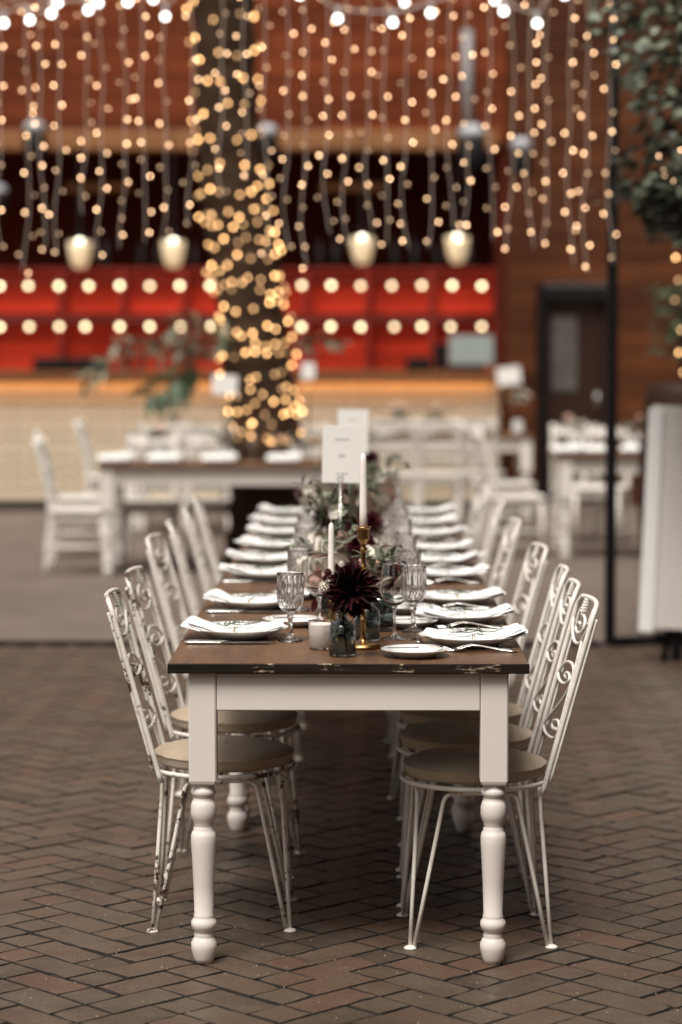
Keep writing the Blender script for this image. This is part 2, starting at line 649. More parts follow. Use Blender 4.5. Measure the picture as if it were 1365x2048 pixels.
variants = [[brick_mesh(100 + i, 2 * UW) for i in range(8)], [brick_mesh(200 + i, UW) for i in range(6)]]
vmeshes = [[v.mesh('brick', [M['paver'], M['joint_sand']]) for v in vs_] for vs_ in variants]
O0 = Vector((-.660, 6.333, 0)) - (AX * 2.5 + BX * .5) * UW
angA, angB = radians(-45.6), radians(-135.6)
spots = []
for i in range(-190, 140):
    for k in range(-40, 41):
        cx_, cy_ = i + 3 * k, i - 3 * k
        for (ca, cb, ang_, half) in ((1.0, .5, angA, 0), (2.5, .5, angA, 1), (.5, 3.0, angB, 0), (.5, 1.5, angB, 1)):
            p = O0 + (AX * (cx_ + ca) + BX * (cy_ + cb)) * UW
            if 3.2 < p.y < 12.94 and abs(p.x) < 1.6 + .26 * p.y:
                spots.append((p.x, p.y, ang_, half))
# which ones show largest: nearest the lens and in the frame
def showing(s):
    x, y = s[:2]
    px = CX + 37.5 + FPX * x / y
    py = 700 + FPX * CAM_H / y
    return -40 < px < 1405 and py < 2085


vis = sorted([s for s in spots if showing(s)], key=lambda s: s[1])
near = set(vis[:300])
stuff = MB()
for s in spots:
    x, y, rz, half = s
    z = rnd.gauss(0, .0010); tx, ty = rnd.gauss(0, .007), rnd.gauss(0, .007)
    rz += rnd.gauss(0, .009)
    if rnd.random() < .5:
        rz += pi
    k = rnd.randrange(len(variants[half]))
    x += rnd.gauss(0, .0012); y += rnd.gauss(0, .0012)
    if s in near:
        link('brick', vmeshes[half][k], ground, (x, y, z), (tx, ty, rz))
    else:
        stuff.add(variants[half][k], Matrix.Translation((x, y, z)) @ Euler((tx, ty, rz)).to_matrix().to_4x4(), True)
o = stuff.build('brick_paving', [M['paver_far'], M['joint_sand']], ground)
o['kind'] = 'stuff'
# pale paving beyond the track
simple('pale_paving', (.150, .115, .096), .6, .22, 1.6, .4, 14, .006, Specular_IOR_Level=.3)
pv = MB(); pv.grid(lambda u, v: (-30 + 60 * u, 13.06 + 40 * v, -.001), 1, 1, False)
struct(pv.build('patio_paving', M['pale_paving']))
# loose sand grains in the joints
gr = MB()
for i in range(520):
    x, y = rnd.uniform(-.95, 1.0), rnd.uniform(5.2, 7.6)
    s = rnd.uniform(.0008, .0022)
    c = Vector((x, y, .001))
    b0 = len(gr.v)
    for d in ((s, 0, 0), (-s, 0, 0), (0, s, 0), (0, -s, 0), (0, 0, s)):
        gr.v.append(c + Vector(d))
    for a, b_ in ((0, 2), (2, 1), (1, 3), (3, 0)):
        gr.face((b0 + a, b0 + b_, b0 + 4))
simple('grit', (.46, .41, .35), .9, .3, 40)
o = gr.build('grit', M['grit'], ground); o['kind'] = 'stuff'

# ---- unseen plank walls, added to keep sky light off the right foreground
yb = thing('side_blocker', 'brown plank wall added out of view on the right to block light', 'blocker', (2.9, 3.0, 0))
for k in range(27):
    b = MB(); b.box((0, 0, .12 + .24 * k), (.03, 17.0, .232), None, .004); b.build('plank', M['wall_plank_brown'], yb)
b = MB(); b.box((.08, 0, 3.25), (.12, 17.0, 6.5)); b.build('backing', M['dark_interior'], yb)

yb = thing('rear_blocker', 'brown plank wall added behind the camera to block low sky light', 'blocker', (-1.5, -3.2, 0))  # unseen, added behind the camera to block low sky light
for k in range(22):
    b = MB(); b.box((0, 0, .12 + .24 * k), (15.0, .03, .232), None, .004); b.build('plank', M['wall_plank_brown'], yb)
b = MB(); b.box((0, -.08, 2.65), (15.0, .12, 5.3)); b.build('backing', M['dark_interior'], yb)

aw = thing('overhead_blocker', 'dark canvas sheet added out of view overhead to darken the right foreground', 'overhead_blocker', (2.35, 2.4, 2.95))  # unseen overhead sheet, added to keep light off the right foreground
b = MB()
b.grid(lambda u, v: (-1.55 + 2.05 * u, -5.4 + 9.5 * v, .04 * sin(u * 9) - .06 * sin(pi * u) + .12 * (1 - u)), 12, 8)
b.build('canvas', M['canvas'], aw)
for sx in (-1.55, .48):
    b = MB(); b.tube([(sx, -5.4, .12 if sx < 0 else 0), (sx, 4.1, .12 if sx < 0 else 0)], .025, 8); b.build('bar', M['black_steel'], aw)

# ---- floor track of the glazed opening (Y = 13)
t = MB(); t.box((-3.0, 13.02, .004), (8.6, .075, .016), None, .004)
tr = thing('threshold_track', 'dark steel floor track crossing the brick paving behind the long table', 'floor track')
t.build('rail', M['black_steel'], tr)
t = MB(); t.box((-3.0, 12.955, .003), (8.6, .012, .022), None, .002); t.build('guide', M['black_steel'], tr)

# ---- back wall of planks with the bar opening, door
WY = 24.6
wall = thing('plank_wall', 'reddish brown wall of horizontal wooden planks behind the bar', 'wall')
OPX1, OPZ0, OPZ1 = at(992, 700, WY).x, 1.30, 3.66
def plank_row(x0, x1, z, h, mat, parent, dy=0):
    x = x0
    while x < x1 - .05:
        L = min(rnd.uniform(2.4, 4.2), x1 - x)
        if x1 - (x + L) < .8:
            L = x1 - x
        b = MB(); b.box((0, 0, 0), (L - .006, .03, h - .010), None, .004)
        b.build('plank', M[mat], parent, loc=(x + L / 2, WY + dy + rnd.uniform(-.004, .004), z + h / 2))
        x += L
PH = .225
z = OPZ1
while z < 5.7:
    plank_row(-6.4, OPX1 + .1, z, PH, 'wall_plank', wall)
    z += PH
b = MB(); b.box((-2.4, WY + .1, (OPZ1 + 5.7) / 2), (8.0 + OPX1 * .55, .12, 5.7 - OPZ1)); b.build('backing', M['dark_interior'], wall)
beam = MB(); beam.box(((-6.4 + OPX1) / 2, WY - .06, OPZ1 + .03), (OPX1 + 6.4, .16, .20), None, .012)
beam.build('beam', M['beam_wood'], wall)
wall2 = thing('brown_plank_wall', 'dark brown plank wall with a doorway right of the bar', 'wall')
DX0, DX1, DZ = at(1092, 600, WY).x, at(1212, 600, WY).x, 2.13
z = 0.0
while z < 5.7:
    if z < DZ:
        plank_row(OPX1 + .11, DX0 - .09, z, PH, 'wall_plank_brown', wall2)
        plank_row(DX1 + .09, 7.5, z, PH, 'wall_plank_brown', wall2)
    else:
        plank_row(OPX1 + .11, 7.5, z, PH, 'wall_plank_brown', wall2)
    z += PH
b = MB(); b.box(((DX1 + 7.6) / 2, WY + .1, 2.85), (7.6 - DX1 - .1, .12, 5.7))
b.box(((OPX1 + DX0) / 2, WY + .1, 2.85), (DX0 - OPX1 - .02, .12, 5.7))
b.box(((DX0 + DX1) / 2, WY + .1, 4.0), (DX1 - DX0 + .15, .118, 3.4))
b.build('backing', M['dark_interior'], wall2)
# bar recess
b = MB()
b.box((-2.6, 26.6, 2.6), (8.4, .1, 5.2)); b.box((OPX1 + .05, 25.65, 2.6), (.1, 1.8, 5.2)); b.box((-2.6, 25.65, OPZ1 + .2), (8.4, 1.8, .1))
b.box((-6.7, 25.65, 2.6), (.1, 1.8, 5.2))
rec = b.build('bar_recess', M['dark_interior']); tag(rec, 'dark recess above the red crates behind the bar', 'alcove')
# rail seen in the recess
for k, (xa, xb) in enumerate(((130, 262), (640, 768))):
    p, q = at(xa, 374, 25.3), at(xb, 374, 25.3)
    b = MB(); b.box((0, 0, 0), (q.x - p.x, .05, .09), None, .01)
    o = b.build('rail_board', M['beam_wood'], None, loc=((p + q) / 2))
    for s_ in (-1, 1):
        b = MB(); b.box((s_ * (q.x - p.x) * .42, 0, .70), (.02, .02, 1.31)); b.build('hanger', M['black_steel'], o)
    tag(o, ('short orange brown board hung in the recess left of the tree', 'short orange brown board hung in the recess right of the tree')[k], 'board', 'hanging boards')

# door in the brown wall
door = thing('doorway', 'dark framed glazed door in the brown plank wall', 'door', ((DX0 + DX1) / 2, WY, 0))
W = DX1 - DX0
for s_ in (-1, 1):
    b = MB(); b.box((s_ * (W / 2 + .04), -.03, DZ / 2), (.08, .14, DZ)); b.build('jamb', M['black_steel'], door)
b = MB(); b.box((0, -.03, DZ + .05), (W + .16, .14, .1)); b.build('lintel', M['black_steel'], door)
b = MB(); b.box((0, .05, DZ / 2), (W, .04, DZ - .01), None, .004)
lf = b.build('leaf', M['brown_leather'], door)
b = MB(); b.box((-W * .18, .022, 1.55), (W * .42, .012, .75), None, .002); b.build('pane', M['door_glass'], lf)
b = MB(); b.tube([(W * .36, .02, .95), (W * .36, -.03, .96), (W * .36, -.03, 1.14), (W * .36, .02, 1.15)], .01, 6); b.build('handle', M['silver'], lf)

# ---- bar counter
BY = 23.75
BX0, BX1 = -6.0, at(1000, 740, BY).x
BZ = at(500, 742, BY).z
bar = thing('bar_counter', 'long bar counter with cream lattice front and wooden top glowing warm underneath', 'bar counter', (0, BY, 0))
b = MB(); b.box(((BX0 + BX1) / 2, .45, BZ - .03), (BX1 - BX0 + .06, 1.2, .06), None, .008); b.box(((BX0 + BX1) / 2, -.140, BZ - .085), (BX1 - BX0 + .04, .018, .055), None, .004); b.build('counter_top', M['counter_wood'], bar)
b = MB(); b.box(((BX0 + BX1) / 2, .05, BZ / 2 - .03), (BX1 - BX0, .06, BZ - .065)); b.box((BX1 - .03, .5, BZ / 2 - .03), (.05, .82, BZ - .065)); b.build('panel', M['bar_panel'], bar)
b = MB(); b.box(((BX0 + BX1) / 2, .012, .05), (BX1 - BX0, .03, .1)); b.build('kick_board', M['kick'], bar)
vb = MB(); vb.box((0, 0, 0), (.052, .014, BZ - .19), None, .003); vbm = vb.mesh('batten', M['bar_batten'])
hb = MB(); hb.box((0, 0, 0), (BX1 - BX0 - .02, .012, .052), None, .003); hbm = hb.mesh('batten', M['bar_batten'])
x = BX0 + .06
while x < BX1 - .04:
    link('batten', vbm, bar, (x, .010, (BZ - .19) / 2 + .105)); x += .115
z = .15
while z < BZ - .1:
    link('batten', hbm, bar, ((BX0 + BX1) / 2, -.004, z)); z += .115
b = MB(); b.box(((BX0 + BX1) / 2, -.112, BZ - .070), (BX1 - BX0 - .1, .02, .012)); b.build('light_strip', M['glow_strip'], bar)

# ---- red crates on the back bar
CRY = 24.75
crate_xs = [-30, 122, 245, 368, 490, 612, 735, 862]
def crate_parts(parent, W, H, D):
    b = MB()
    b.box((0, 0, 0), (.024, D, H), None, .003); me = b.mesh('side', M['shelf_red'])
    link('side', me, parent, (-W / 2 + .012, 0, 0)); link('side', me, parent, (W / 2 - .012, 0, 0))
    b = MB(); b.box((0, 0, -H / 2 + .012), (W - .05, D, .022), None, .003); b.build('bottom', M['shelf_red'], parent)
    b = MB(); b.box((0, 0, H / 2 - .012), (W - .05, D, .022), None, .003); b.build('top', M['shelf_red'], parent)
    n = 3
    hh = (H - .06) / n
    b = MB(); b.box((0, 0, 0), (W - .052, .015, hh - .014), None, .003); me = b.mesh('slat', M['crate_red'])
    for i in range(n):
        link('slat', me, parent, (0, -D / 2 + .14, -H / 2 + .03 + hh * (i + .5)))
for r_, (ya, yb) in enumerate(((536, 633), (637, 748))):
    for i, xa in enumerate(crate_xs):
        xb = crate_xs[i + 1] if i + 1 < len(crate_xs) else 990
        p, q = at(xa, ya, CRY), at(xb, yb, CRY)
        W_, H_ = q.x - p.x - .008, p.z - q.z - .008
        c = thing('red_crate', 'red slatted wooden crate, %s from the left in the %s row behind the bar' % (ORD[i], ('upper', 'lower')[r_]), 'crate',
                  ((p.x + q.x) / 2, CRY + .12, (p.z + q.z) / 2), 0, 'red crates stacked behind the bar')
        crate_parts(c, W_, H_, .34)
zb = at(0, 748, CRY).z
b = MB(); b.box((-2.4, CRY + .3, zb / 2 - .005), (OPX1 + 5.5, .7, zb - .02)); o = b.build('back_bar_cabinet', M['shelf_red']); tag(o, 'dark red cabinet carrying the crates behind the bar', 'cabinet')
o.location.x += -.7 + (OPX1 - 1.37)
# bottles standing on the crates
bt = MB(); bt.lathe([(0, 0), (.037, 0), (.04, .01), (.04, .17), (.034, .2), (.016, .24), (.014, .29), (.017, .292), (.017, .305), (0, .305)], 12)
btm = bt.mesh('bottle', M['dark_bottle'])
zt = at(0, 536, CRY).z
for i, px in enumerate((145, 212, 283, 318, 351, 390, 640, 672, 712, 790, 830, 876, 940)):
    p = at(px, 540, CRY + .1)
    o = link('wine_bottle', btm, None, (p.x, CRY + .1, zt - .003), None, 1.0 + .12 * sin(i * 2.1))
    tag(o, 'dark bottle standing on the red crates, %s from the left' % ORD[i], 'bottle', 'bottles on the crates')

# ---- two strings of round bulbs across the crates
rowb = MB(); rowb.lathe([(0, -.026)] + [(.026 * sin(pi * k / 8), -.026 * cos(pi * k / 8)) for k in range(1, 8)] + [(0, .026)], 12)
rowbm = rowb.mesh('bulb', M['row_bulb'])
sk = MB(); sk.lathe([(0, .022), (.014, .022), (.014, .055), (0, .055)], 8); skm = sk.mesh('socket', M['black_steel'])
for r_, (yy, xs) in enumerate(((571, [-60, 0, 57, 118, 178, 240, 300, 360, 420, 482, 543, 604, 663, 722, 784, 844, 905, 964]),
                               (653, [-60, 0, 59, 119, 171, 240, 300, 361, 421, 482, 543, 603, 662, 722, 789, 844, 902, 964]))):
    t = thing('bulb_string', ('upper', 'lower')[r_] + ' row of round warm bulbs strung along the red crates', 'string lights', at(450, yy, 24.55), 0, 'bulb rows at the bar')
    pts = []
    for x in xs:
        p = at(x, yy + rnd.uniform(-1, 1), 24.55) - t.location
        bo = link('bulb', rowbm, t, p); link('socket', skm, bo)
        pts.append(p + Vector((0, 0, .055)))
    b = MB(); b.tube(crom(pts, 3), .006, 5); b.build('cord', M['dark_wire'], t)

# ---- four lit lamps over the bar
for i, (px, py) in enumerate(((160, 488), (347, 487), (725, 480), (915, 478))):
    p = at(px, py, 24.2)
    t = thing('hanging_lamp', ('glowing cream glass lamp over the bar nearest the left edge', 'glowing cream glass lamp over the bar just left of the tree',
                               'glowing cream glass lamp over the bar just right of the tree', 'glowing cream glass lamp over the bar furthest right')[i], 'lamp', p, 0, 'lamps over the bar')
    s = .118
    b = MB(); b.lathe([(s * .42, -.235), (s * .62, -.21), (s * .82, -.14), (s * .95, -.04), (s, .02), (s * .97, .02), (s * .9, -.06), (s * .76, -.14), (s * .55, -.20), (s * .42, -.225), (s * .42, -.235)], 20)
    b.build('shade', M['lamp_shade'], t)
    b = MB(); b.lathe([(0, -.045)] + [(.045 * sin(pi * k / 8), -.045 * cos(pi * k / 8)) for k in range(1, 8)] + [(0, .045)], 14); b.build('bulb', M['lamp_bulb'], t)
    b = MB(); b.lathe([(0, .058), (.03, .058), (.03, .12), (.008, .14), (.008, 1.14), (0, 1.14)], 10)
    b.tube([(0, -.0, .13), (.09, 0, .10), (s, 0, .02)], .005, 5); b.tube([(0, -.0, .13), (-.09, 0, .10), (-s, 0, .02)], .005, 5); b.build('stem', M['black_steel'], t)

# ---- spotlights and conduit on the upper wall
for i, (px, py, sz) in enumerate(((70, 270, 1.0), (535, 278, 1.0), (944, 285, 1.25), (1043, 305, 1.0), (-2, 392, .8))):
    p = at(px, py, 23.9 if i < 4 else 24.4)
    t = thing('spotlight', ('black spotlight with pale top on the beam at the far left', 'black spotlight with pale top right behind the tree', 'largest black spotlight under the pale conduit',
                            'black spotlight with pale top, rightmost on the wall', 'small pale spotlight at the left edge of the recess')[i], 'spotlight', p, 0, 'spotlights above the bar')
    b = MB(); b.lathe([(0, -.22 * sz), (.10 * sz, -.22 * sz), (.12 * sz, -.18 * sz), (.105 * sz, .02 * sz), (.05 * sz, .05 * sz), (0, .05 * sz)], 14); b.build('housing', M['black_steel'], t)
    b = MB(); b.lathe([(0, .045 * sz), (.11 * sz, .045 * sz), (.10 * sz, .10 * sz), (.05 * sz, .14 * sz), (0, .145 * sz)], 14); b.build('cap', M['white_fixture'], t)
    b = MB(); b.tube([(0, .05, .09), (0, .3, .13), (0, WY - p.y - .02, .13)], .016, 6); b.build('arm', M['black_steel'], t)
p, q = at(935, 60, 24.52), at(935, 262, 24.52)
b = MB(); b.tube([p, (p + q) / 2, q], .055, 10)
o = b.build('conduit', M['conduit']); tag(o, 'pale vertical conduit running down the plank wall to the largest spotlight', 'pipe')

# ================================================================== TREE WITH WRAPPED LIGHTS
TY = 17.8
tp = [at(x, y, TY) for x, y in ((440, -120), (445, 0), (453, 200), (470, 400), (495, 560), (513, 700), (525, 800), (532, 900), (538, 1020))]
tp.append(Vector((at(542, 1126, TY).x, TY, -.02)))
tp = tp[::-1]
tr_rad = [.36, .285, .262, .255, .25, .24, .235, .225, .225, .225]
path = crom(tp, 8)
rads = []
for i in range(len(path)):
    k = i / 8
    a = min(int(k), len(tr_rad) - 2); f = k - a
    rads.append(tr_rad[a] * (1 - f) + tr_rad[a + 1] * f)
tree = thing('tree', 'tree trunk wound with glowing fairy lights behind the white table', 'tree', (tp[0].x, TY, 0))
b = MB(); b.tube([p - tree.location for p in path], [r * (1 + .05 * sin(i * 1.7)) for i, r in enumerate(rads)], 22)
for v in b.v:
    n3 = mnoise.noise(Vector((v.x * 7, v.y * 7, v.z * 2.2))) * .022
    v.x += n3; v.y += n3 * .7
b.build('trunk', M['bark'], tree)


def leaf_blade(L, W, curl=.2, n=5):
    b = MB()
    def fn(u, v):
        ww = W * sin(pi * min(1, (u * .96 + .03))) ** .8 * (1 - .25 * u)
        s = (v - .5) * 2
        return (L * u, s * ww / 2, -curl * L * u * u + abs(s) * ww * .18)
    b.grid(fn, n, 2)
    return b


def frond(name, p0, p1, droop, nleaf, L, W, mat, parent, seed):
    r = random.Random(seed)
    p0, p1 = Vector(p0), Vector(p1)
    pts = [p0.lerp(p1, t) + Vector((0, 0, -droop * 4 * (t - .5) ** 2 + droop)) for t in [k / 8 for k in range(9)]]
    b = MB(); b.tube(pts, [.012 * (1 - .08 * k) for k in range(9)], 5)
    st = b.build(name, M['stem_green'], parent)
    lb = MB()
    for i in range(nleaf):
        t = (i + .5) / nleaf
        k = min(int(t * 8), 7)
        p = pts[k].lerp(pts[k + 1], t * 8 - k)
        d = (pts[k + 1] - pts[k]).normalized()
        s = 1 if i % 2 else -1
        side = d.cross(Vector((0, 1, 0))).normalized() * s + d * .8 + Vector((0, r.uniform(-.7, .7), r.uniform(-.3, .1)))
        q = side.normalized().to_track_quat('X', 'Z')
        lb.add(leaf_blade(L * r.uniform(.7, 1.1) * (1 - .4 * abs(t - .4)), W, r.uniform(.1, .4)), Matrix.Translation(p) @ q.to_matrix().to_4x4() @ Matrix.Rotation(r.uniform(-.7, .7), 4, 'X'))
    lf = lb.build('leaves', M[mat], st); lf['kind'] = 'stuff'
    return st


tl = tree.location
br = frond('branch', at(470, 695, TY - .1) - tl, at(165, 765, TY - .5) - tl, .12, 30, .20, .055, 'leaf_sage', tree, 1)
frond('branch', at(395, 700, TY - .3) - tl, at(300, 795, TY - .5) - tl, -.05, 18, .26, .085, 'leaf_dark', tree, 2)
frond('branch', at(465, 700, TY - .2) - tl, at(345, 655, TY - .5) - tl, .06, 16, .20, .055, 'leaf_sage', tree, 3)
frond('branch', at(420, 720, TY - .2) - tl, at(230, 690, TY - .6) - tl, .05, 20, .14, .06, 'leaf_sage', tree, 5)
frond('branch', at(560, 720, TY + .2) - tl, at(690, 690, TY + .1) - tl, .08, 14, .12, .07, 'leaf_sage', tree, 4)

# fairy lights wound round the trunk
string = thing('trunk_light_string', 'warm fairy light string wound round the tree trunk', 'string lights', tl, 0, None)
tb = MB(); tb.lathe([(0, -.011)] + [(.0085 * sin(pi * k / 6), -.011 * cos(pi * k / 6)) for k in range(1, 6)] + [(0, .011)], 8)
tbm = tb.mesh('bulb', M['trunk_bulb'])
def trunk_at(z):
    for i in range(len(path) - 1):
        if path[i].z <= z <= path[i + 1].z or i == len(path) - 2:
            f = (z - path[i].z) / (path[i + 1].z - path[i].z)
            return path[i].lerp(path[i + 1], f), rads[i] * (1 - f) + rads[i + 1] * f
zz = at(0, 880, TY).z
z_dense, z_top = at(0, 385, TY).z, at(0, -60, TY).z
ang = -2.6
wire = []
nb = 0
while zz < z_top:
    dense = zz < z_dense
    pitch = .118 if dense else .205
    step = .092 if dense else .140
    c, r = trunk_at(zz)
    da = step / r
    wob = .03 * sin(ang * 1.3) + .02 * sin(ang * 2.9)
    p = Vector((c.x + (r + .018) * cos(ang), c.y + (r + .018) * sin(ang), zz + wob)) - tl
    wire.append(p)
    if sin(ang) < .25:
        if nb < 292:
            link('bulb', tbm, string, p + Vector((rnd.uniform(-.03, .03), -.012, rnd.uniform(-.04, .04))))
        nb += 1
    ang += da
    zz += pitch * da / (2 * pi)
b = MB(); b.tube(crom(wire, 3), .004, 4); b.build('wire', M['dark_wire'], string)
for k, (x, y) in enumerate(((568, 881), (543, 884), (447, 957), (503, 849), (544, 848))):
    link('bulb', tbm, string, at(x, y, TY - .34) - tl)
    if k < 3:
        a = wire[3] if k < 2 else wire[1]
        e = at(x, y, TY - .34) - tl
        b = MB(); b.tube(crom([a, (a + e) / 2 + Vector((0, -.05, .03)), e], 4), .003, 4); b.build('wire', M['dark_wire'], string)

# ================================================================== GLAZED FRAME, FAIRY LIGHT CURTAIN
GY = 13.0
fx = at(1222, 1000, GY).x
fr = thing('glazed_frame', 'tall black steel frame with glass pane right of the long table', 'glass frame', (fx, GY, 0))
b = MB(); b.box((0, 0, 2.1), (.055, .06, 4.2), None, .003); b.build('post', M['black_steel'], fr)
b = MB(); b.box((1.5, 0, .025), (2.94, .055, .035), None, .003); b.build('bottom_rail', M['black_steel'], fr)
b = MB(); b.box((-1.6, 0, 4.24), (9.2, .08, .08), None, .003); b.build('header', M['black_steel'], fr)
b = MB(); b.box((1.5, .0, 2.12), (2.94, .008, 4.15)); b.build('pane', M['pane_glass'], fr)
b = MB(); b.box((3.0, 0, 2.1), (.055, .06, 4.2), None, .003); b.build('post', M['black_steel'], fr)

fb = MB(); fb.lathe([(0, -.0065)] + [(.0045 * sin(pi * k / 6), -.0065 * cos(pi * k / 6)) for k in range(1, 6)] + [(0, .0065)], 8)
fbm = fb.mesh('bulb', M['fairy_bulb'])
strand_x = [-38, 2, 41, 77, 126, 159, 203, 241, 280, 323, 382, 446, 492, 531, 574, 610, 654, 693, 737, 770, 811, 862, 901, 934, 980, 1024, 1057, 1101, 1144, 1173, 1219]
strand_b = [520, 495, 545, 500, 510, 430, 520, 500, 490, 480, 455, 400, 360, 520, 500, 535, 470, 500, 465, 490, 500, 500, 460, 515, 485, 500, 500, 490, 535, 550, 530]
FY = 12.72
r2 = random.Random(11)
for i, (sx, sb) in enumerate(zip(strand_x, strand_b)):
    top = at(sx, -70, FY)
    top.z = 4.2
    Yk = FY + r2.uniform(-.25, .3)
    s = thing('fairy_light_strand', 'hanging fairy light strand, %s from the left in the light curtain' % ordn(i), 'string lights', (top.x, Yk, 0), 0, 'fairy light curtain')
    zb = at(sx, sb, Yk).z
    n = 18
    pts = []
    ph = r2.uniform(0, 6)
    for k in range(n + 1):
        f = k / n
        zz = 4.2 + (zb - 4.2) * f
        amp = .005 + .026 * max(0, f - .76) / .24
        pts.append(Vector((amp * sin(ph + f * 11) + .006 * sin(ph * 2 + f * 23), r2.uniform(-.01, .01), zz)))
    pts = crom(pts, 3)
    b = MB(); b.tube(pts, .0027, 5); b.build('wire', M['clear_wire'], s)
    z = 3.60 + r2.uniform(-.06, .06)
    k = 0
    while z > zb - .01:
        q = min(pts, key=lambda p: abs(p.z - z))
        side = (1 if k % 2 else -1) if r2.random() < .8 else r2.choice((-1, 1))
        pos = Vector((q.x + side * r2.uniform(.008, .036), q.y + r2.uniform(-.02, .0), z))
        link('bulb', fbm, s, pos, (r2.uniform(-.4, .4), r2.uniform(-.6, .6), 0))
        z -= r2.uniform(.085, .128)
        k += 1

# white globe bulbs along the top
gb = MB(); gb.lathe([(0, -.02)] + [(.02 * sin(pi * k / 8), -.02 * cos(pi * k / 8)) for k in range(1, 8)] + [(0, .02)], 12)
gbm = gb.mesh('bulb', M['globe_bulb'])
gs = MB(); gs.lathe([(0, .018), (.012, .018), (.012, .07), (0, .07)], 8); gsm = gs.mesh('socket', M['white_fixture'])
for i, pts in enumerate((((-60, 60), (8, 46), (103, 27), (177, 20), (256, 4), (330, -30)),
                         ((60, 40), (116, 5), (197, 6), (307, -2), (331, 33), (400, -20)),
                         ((600, -10), (676, 37), (786, 45), (862, 26), (960, -16)),
                         ((700, -20), (810, 4), (990, 0), (1008, 22), (1075, 47), (1130, -10)))):
    Yk = 15.6
    t = thing('globe_string', ('lower string of white globe bulbs at the top left', 'upper string of white globe bulbs at the top left',
                               'string of white globe bulbs at the top right of the tree', 'string of white globe bulbs nearest the black frame')[i], 'string lights', at(pts[2][0], 0, Yk), 0, 'white globe strings')
    cp = []
    for x, y in pts:
        p = at(x, y, Yk) - t.location
        bo = link('bulb', gbm, t, p); link('socket', gsm, bo)
        cp.append(p + Vector((0, 0, .07)))
    cp = [cp[0] + Vector((-1.2, 0, .7))] + cp + [cp[-1] + Vector((1.2, 0, .7))]
    b = MB(); b.tube(crom(cp, 4), .007, 5); b.build('cord', M['clear_wire'], t)

# ================================================================== IVY BASKET (top right)
IY = 11.6
c0 = at(1458, 372, IY)
bk = thing('hanging_basket', 'dark hanging basket overflowing with grey green ivy at the top right', 'hanging basket', c0)
R_ = .46
prof = [(0, -.36), (.10, -.355), (.22, -.30), (.32, -.20), (.40, -.08), (R_ - .03, 0), (R_, .012), (R_ - .02, .02), (.36, .0), (0, -.03)]
b = MB(); b.lathe(prof, 24); b.build('bowl', M['black_steel'], bk)
b = MB()
for k in range(3):
    a = 2 * pi * k / 3 + .5
    b = MB(); b.tube([(R_ * .97 * cos(a), R_ * .97 * sin(a), .01), (0, 0, 1.6)], .006, 5); b.build('chain', M['black_steel'], bk)


def ivy_leaf_mesh(seed):
    r = random.Random(seed)
    b = MB()
    out = [(0, 0), (.35, -.42), (.62, -.30), (1.0, 0.0), (.62, .30), (.35, .42)]
    ctr = (.42, 0)
    b.v.append(Vector((ctr[0], ctr[1], .10)))
    for x, y in out:
        b.v.append(Vector((x, y, r.uniform(-.08, .08) - .12 * x)))
    for k in range(6):
        b.face((0, 1 + k, 1 + (k + 1) % 6), True)
    return b


ivl = [ivy_leaf_mesh(i) for i in range(4)]
ivm = [l.mesh('leaf', M['ivy_leaf']) for l in ivl]
r3 = random.Random(21)
ivs = MB()
nl = 0
cand = []
for i in range(3300):
    # bushy mass above and trailing round the rim
    a = r3.uniform(0, 2 * pi)
    u = r3.random() ** .5
    h = r3.uniform(0, 1)
    zz = -.06 + 1.35 * h ** .9
    rr = (.58 + .10 * sin(3 * a + 6 * h) + .10 * sin(9 * h + a)) * u
    if zz < .02:
        rr = max(rr, R_ + .01)
    p = Vector((rr * cos(a), rr * sin(a), zz))
    if mnoise.noise(p * 4.2 + Vector((3, 1, 7))) < -.27:
        continue
    cand.append(p)
for i in range(230):                           # trailing over the bowl
    a = r3.uniform(pi * .75, 2 * pi); dz = r3.random() ** 1.6
    rr = R_ + .03 - .16 * dz
    cand.append(Vector((rr * cos(a), rr * sin(a), .05 - .30 * dz)))
cand.sort(key=lambda p: p.y - .4 * sqrt(p.x ** 2 + p.y ** 2))
for i, p in enumerate(cand):
    d = Vector((p.x, p.y, 0)).normalized() * .7 + Vector((r3.uniform(-.7, .7), r3.uniform(-.7, .7), r3.uniform(-.9, .2)))
    q = d.to_track_quat('X', 'Z').to_euler()
    s = r3.uniform(.045, .085)
    k = r3.randrange(4)
    vis_ok = (c0.x + p.x) * FPX / (IY + p.y) < 1365 - 690
    if nl < 290 and vis_ok:
        link('leaf', ivm[k], bk, p, q, s); nl += 1
    else:
        ivs.add(ivl[k], Matrix.Translation(p) @ q.to_matrix().to_4x4() @ Matrix.Scale(s, 4))
o = ivs.build('foliage', M['ivy_leaf'], bk); o['kind'] = 'stuff'
# small lights tucked into the ivy and one strand at the right edge
t = thing('ivy_lights', 'small warm lights tucked into the ivy basket rim', 'string lights', c0)
b = MB(); wp = []
for x, y in ((1318, 312), (1330, 352), (1347, 362), (1327, 340), (1362, 300)):
    p = at(x, y, IY - .50) - c0
    link('bulb', fbm, t, p); wp.append(p)
b.tube(crom(wp, 4), .003, 4); b.build('wire', M['dark_wire'], t)
p = at(1352, 470, 16.0)
t = thing('edge_strand', 'short strand of warm lights at the right edge beside the black frame', 'string lights', (p.x, 16.0, 0))
wp = []
for x, y in ((1348, 420), (1352, 515), (1357, 560), (1350, 600), (1362, 660), (1358, 705), (1366, 745)):
    q = at(x, y, 16.0) - t.location
    if y > 430:
        link('bulb', tbm, t, q)
    wp.append(q)
wp = [wp[0] + Vector((0, 0, 2.6))] + wp
b = MB(); b.tube(crom(wp, 4), .003, 4); b.build('wire', M['dark_wire'], t)
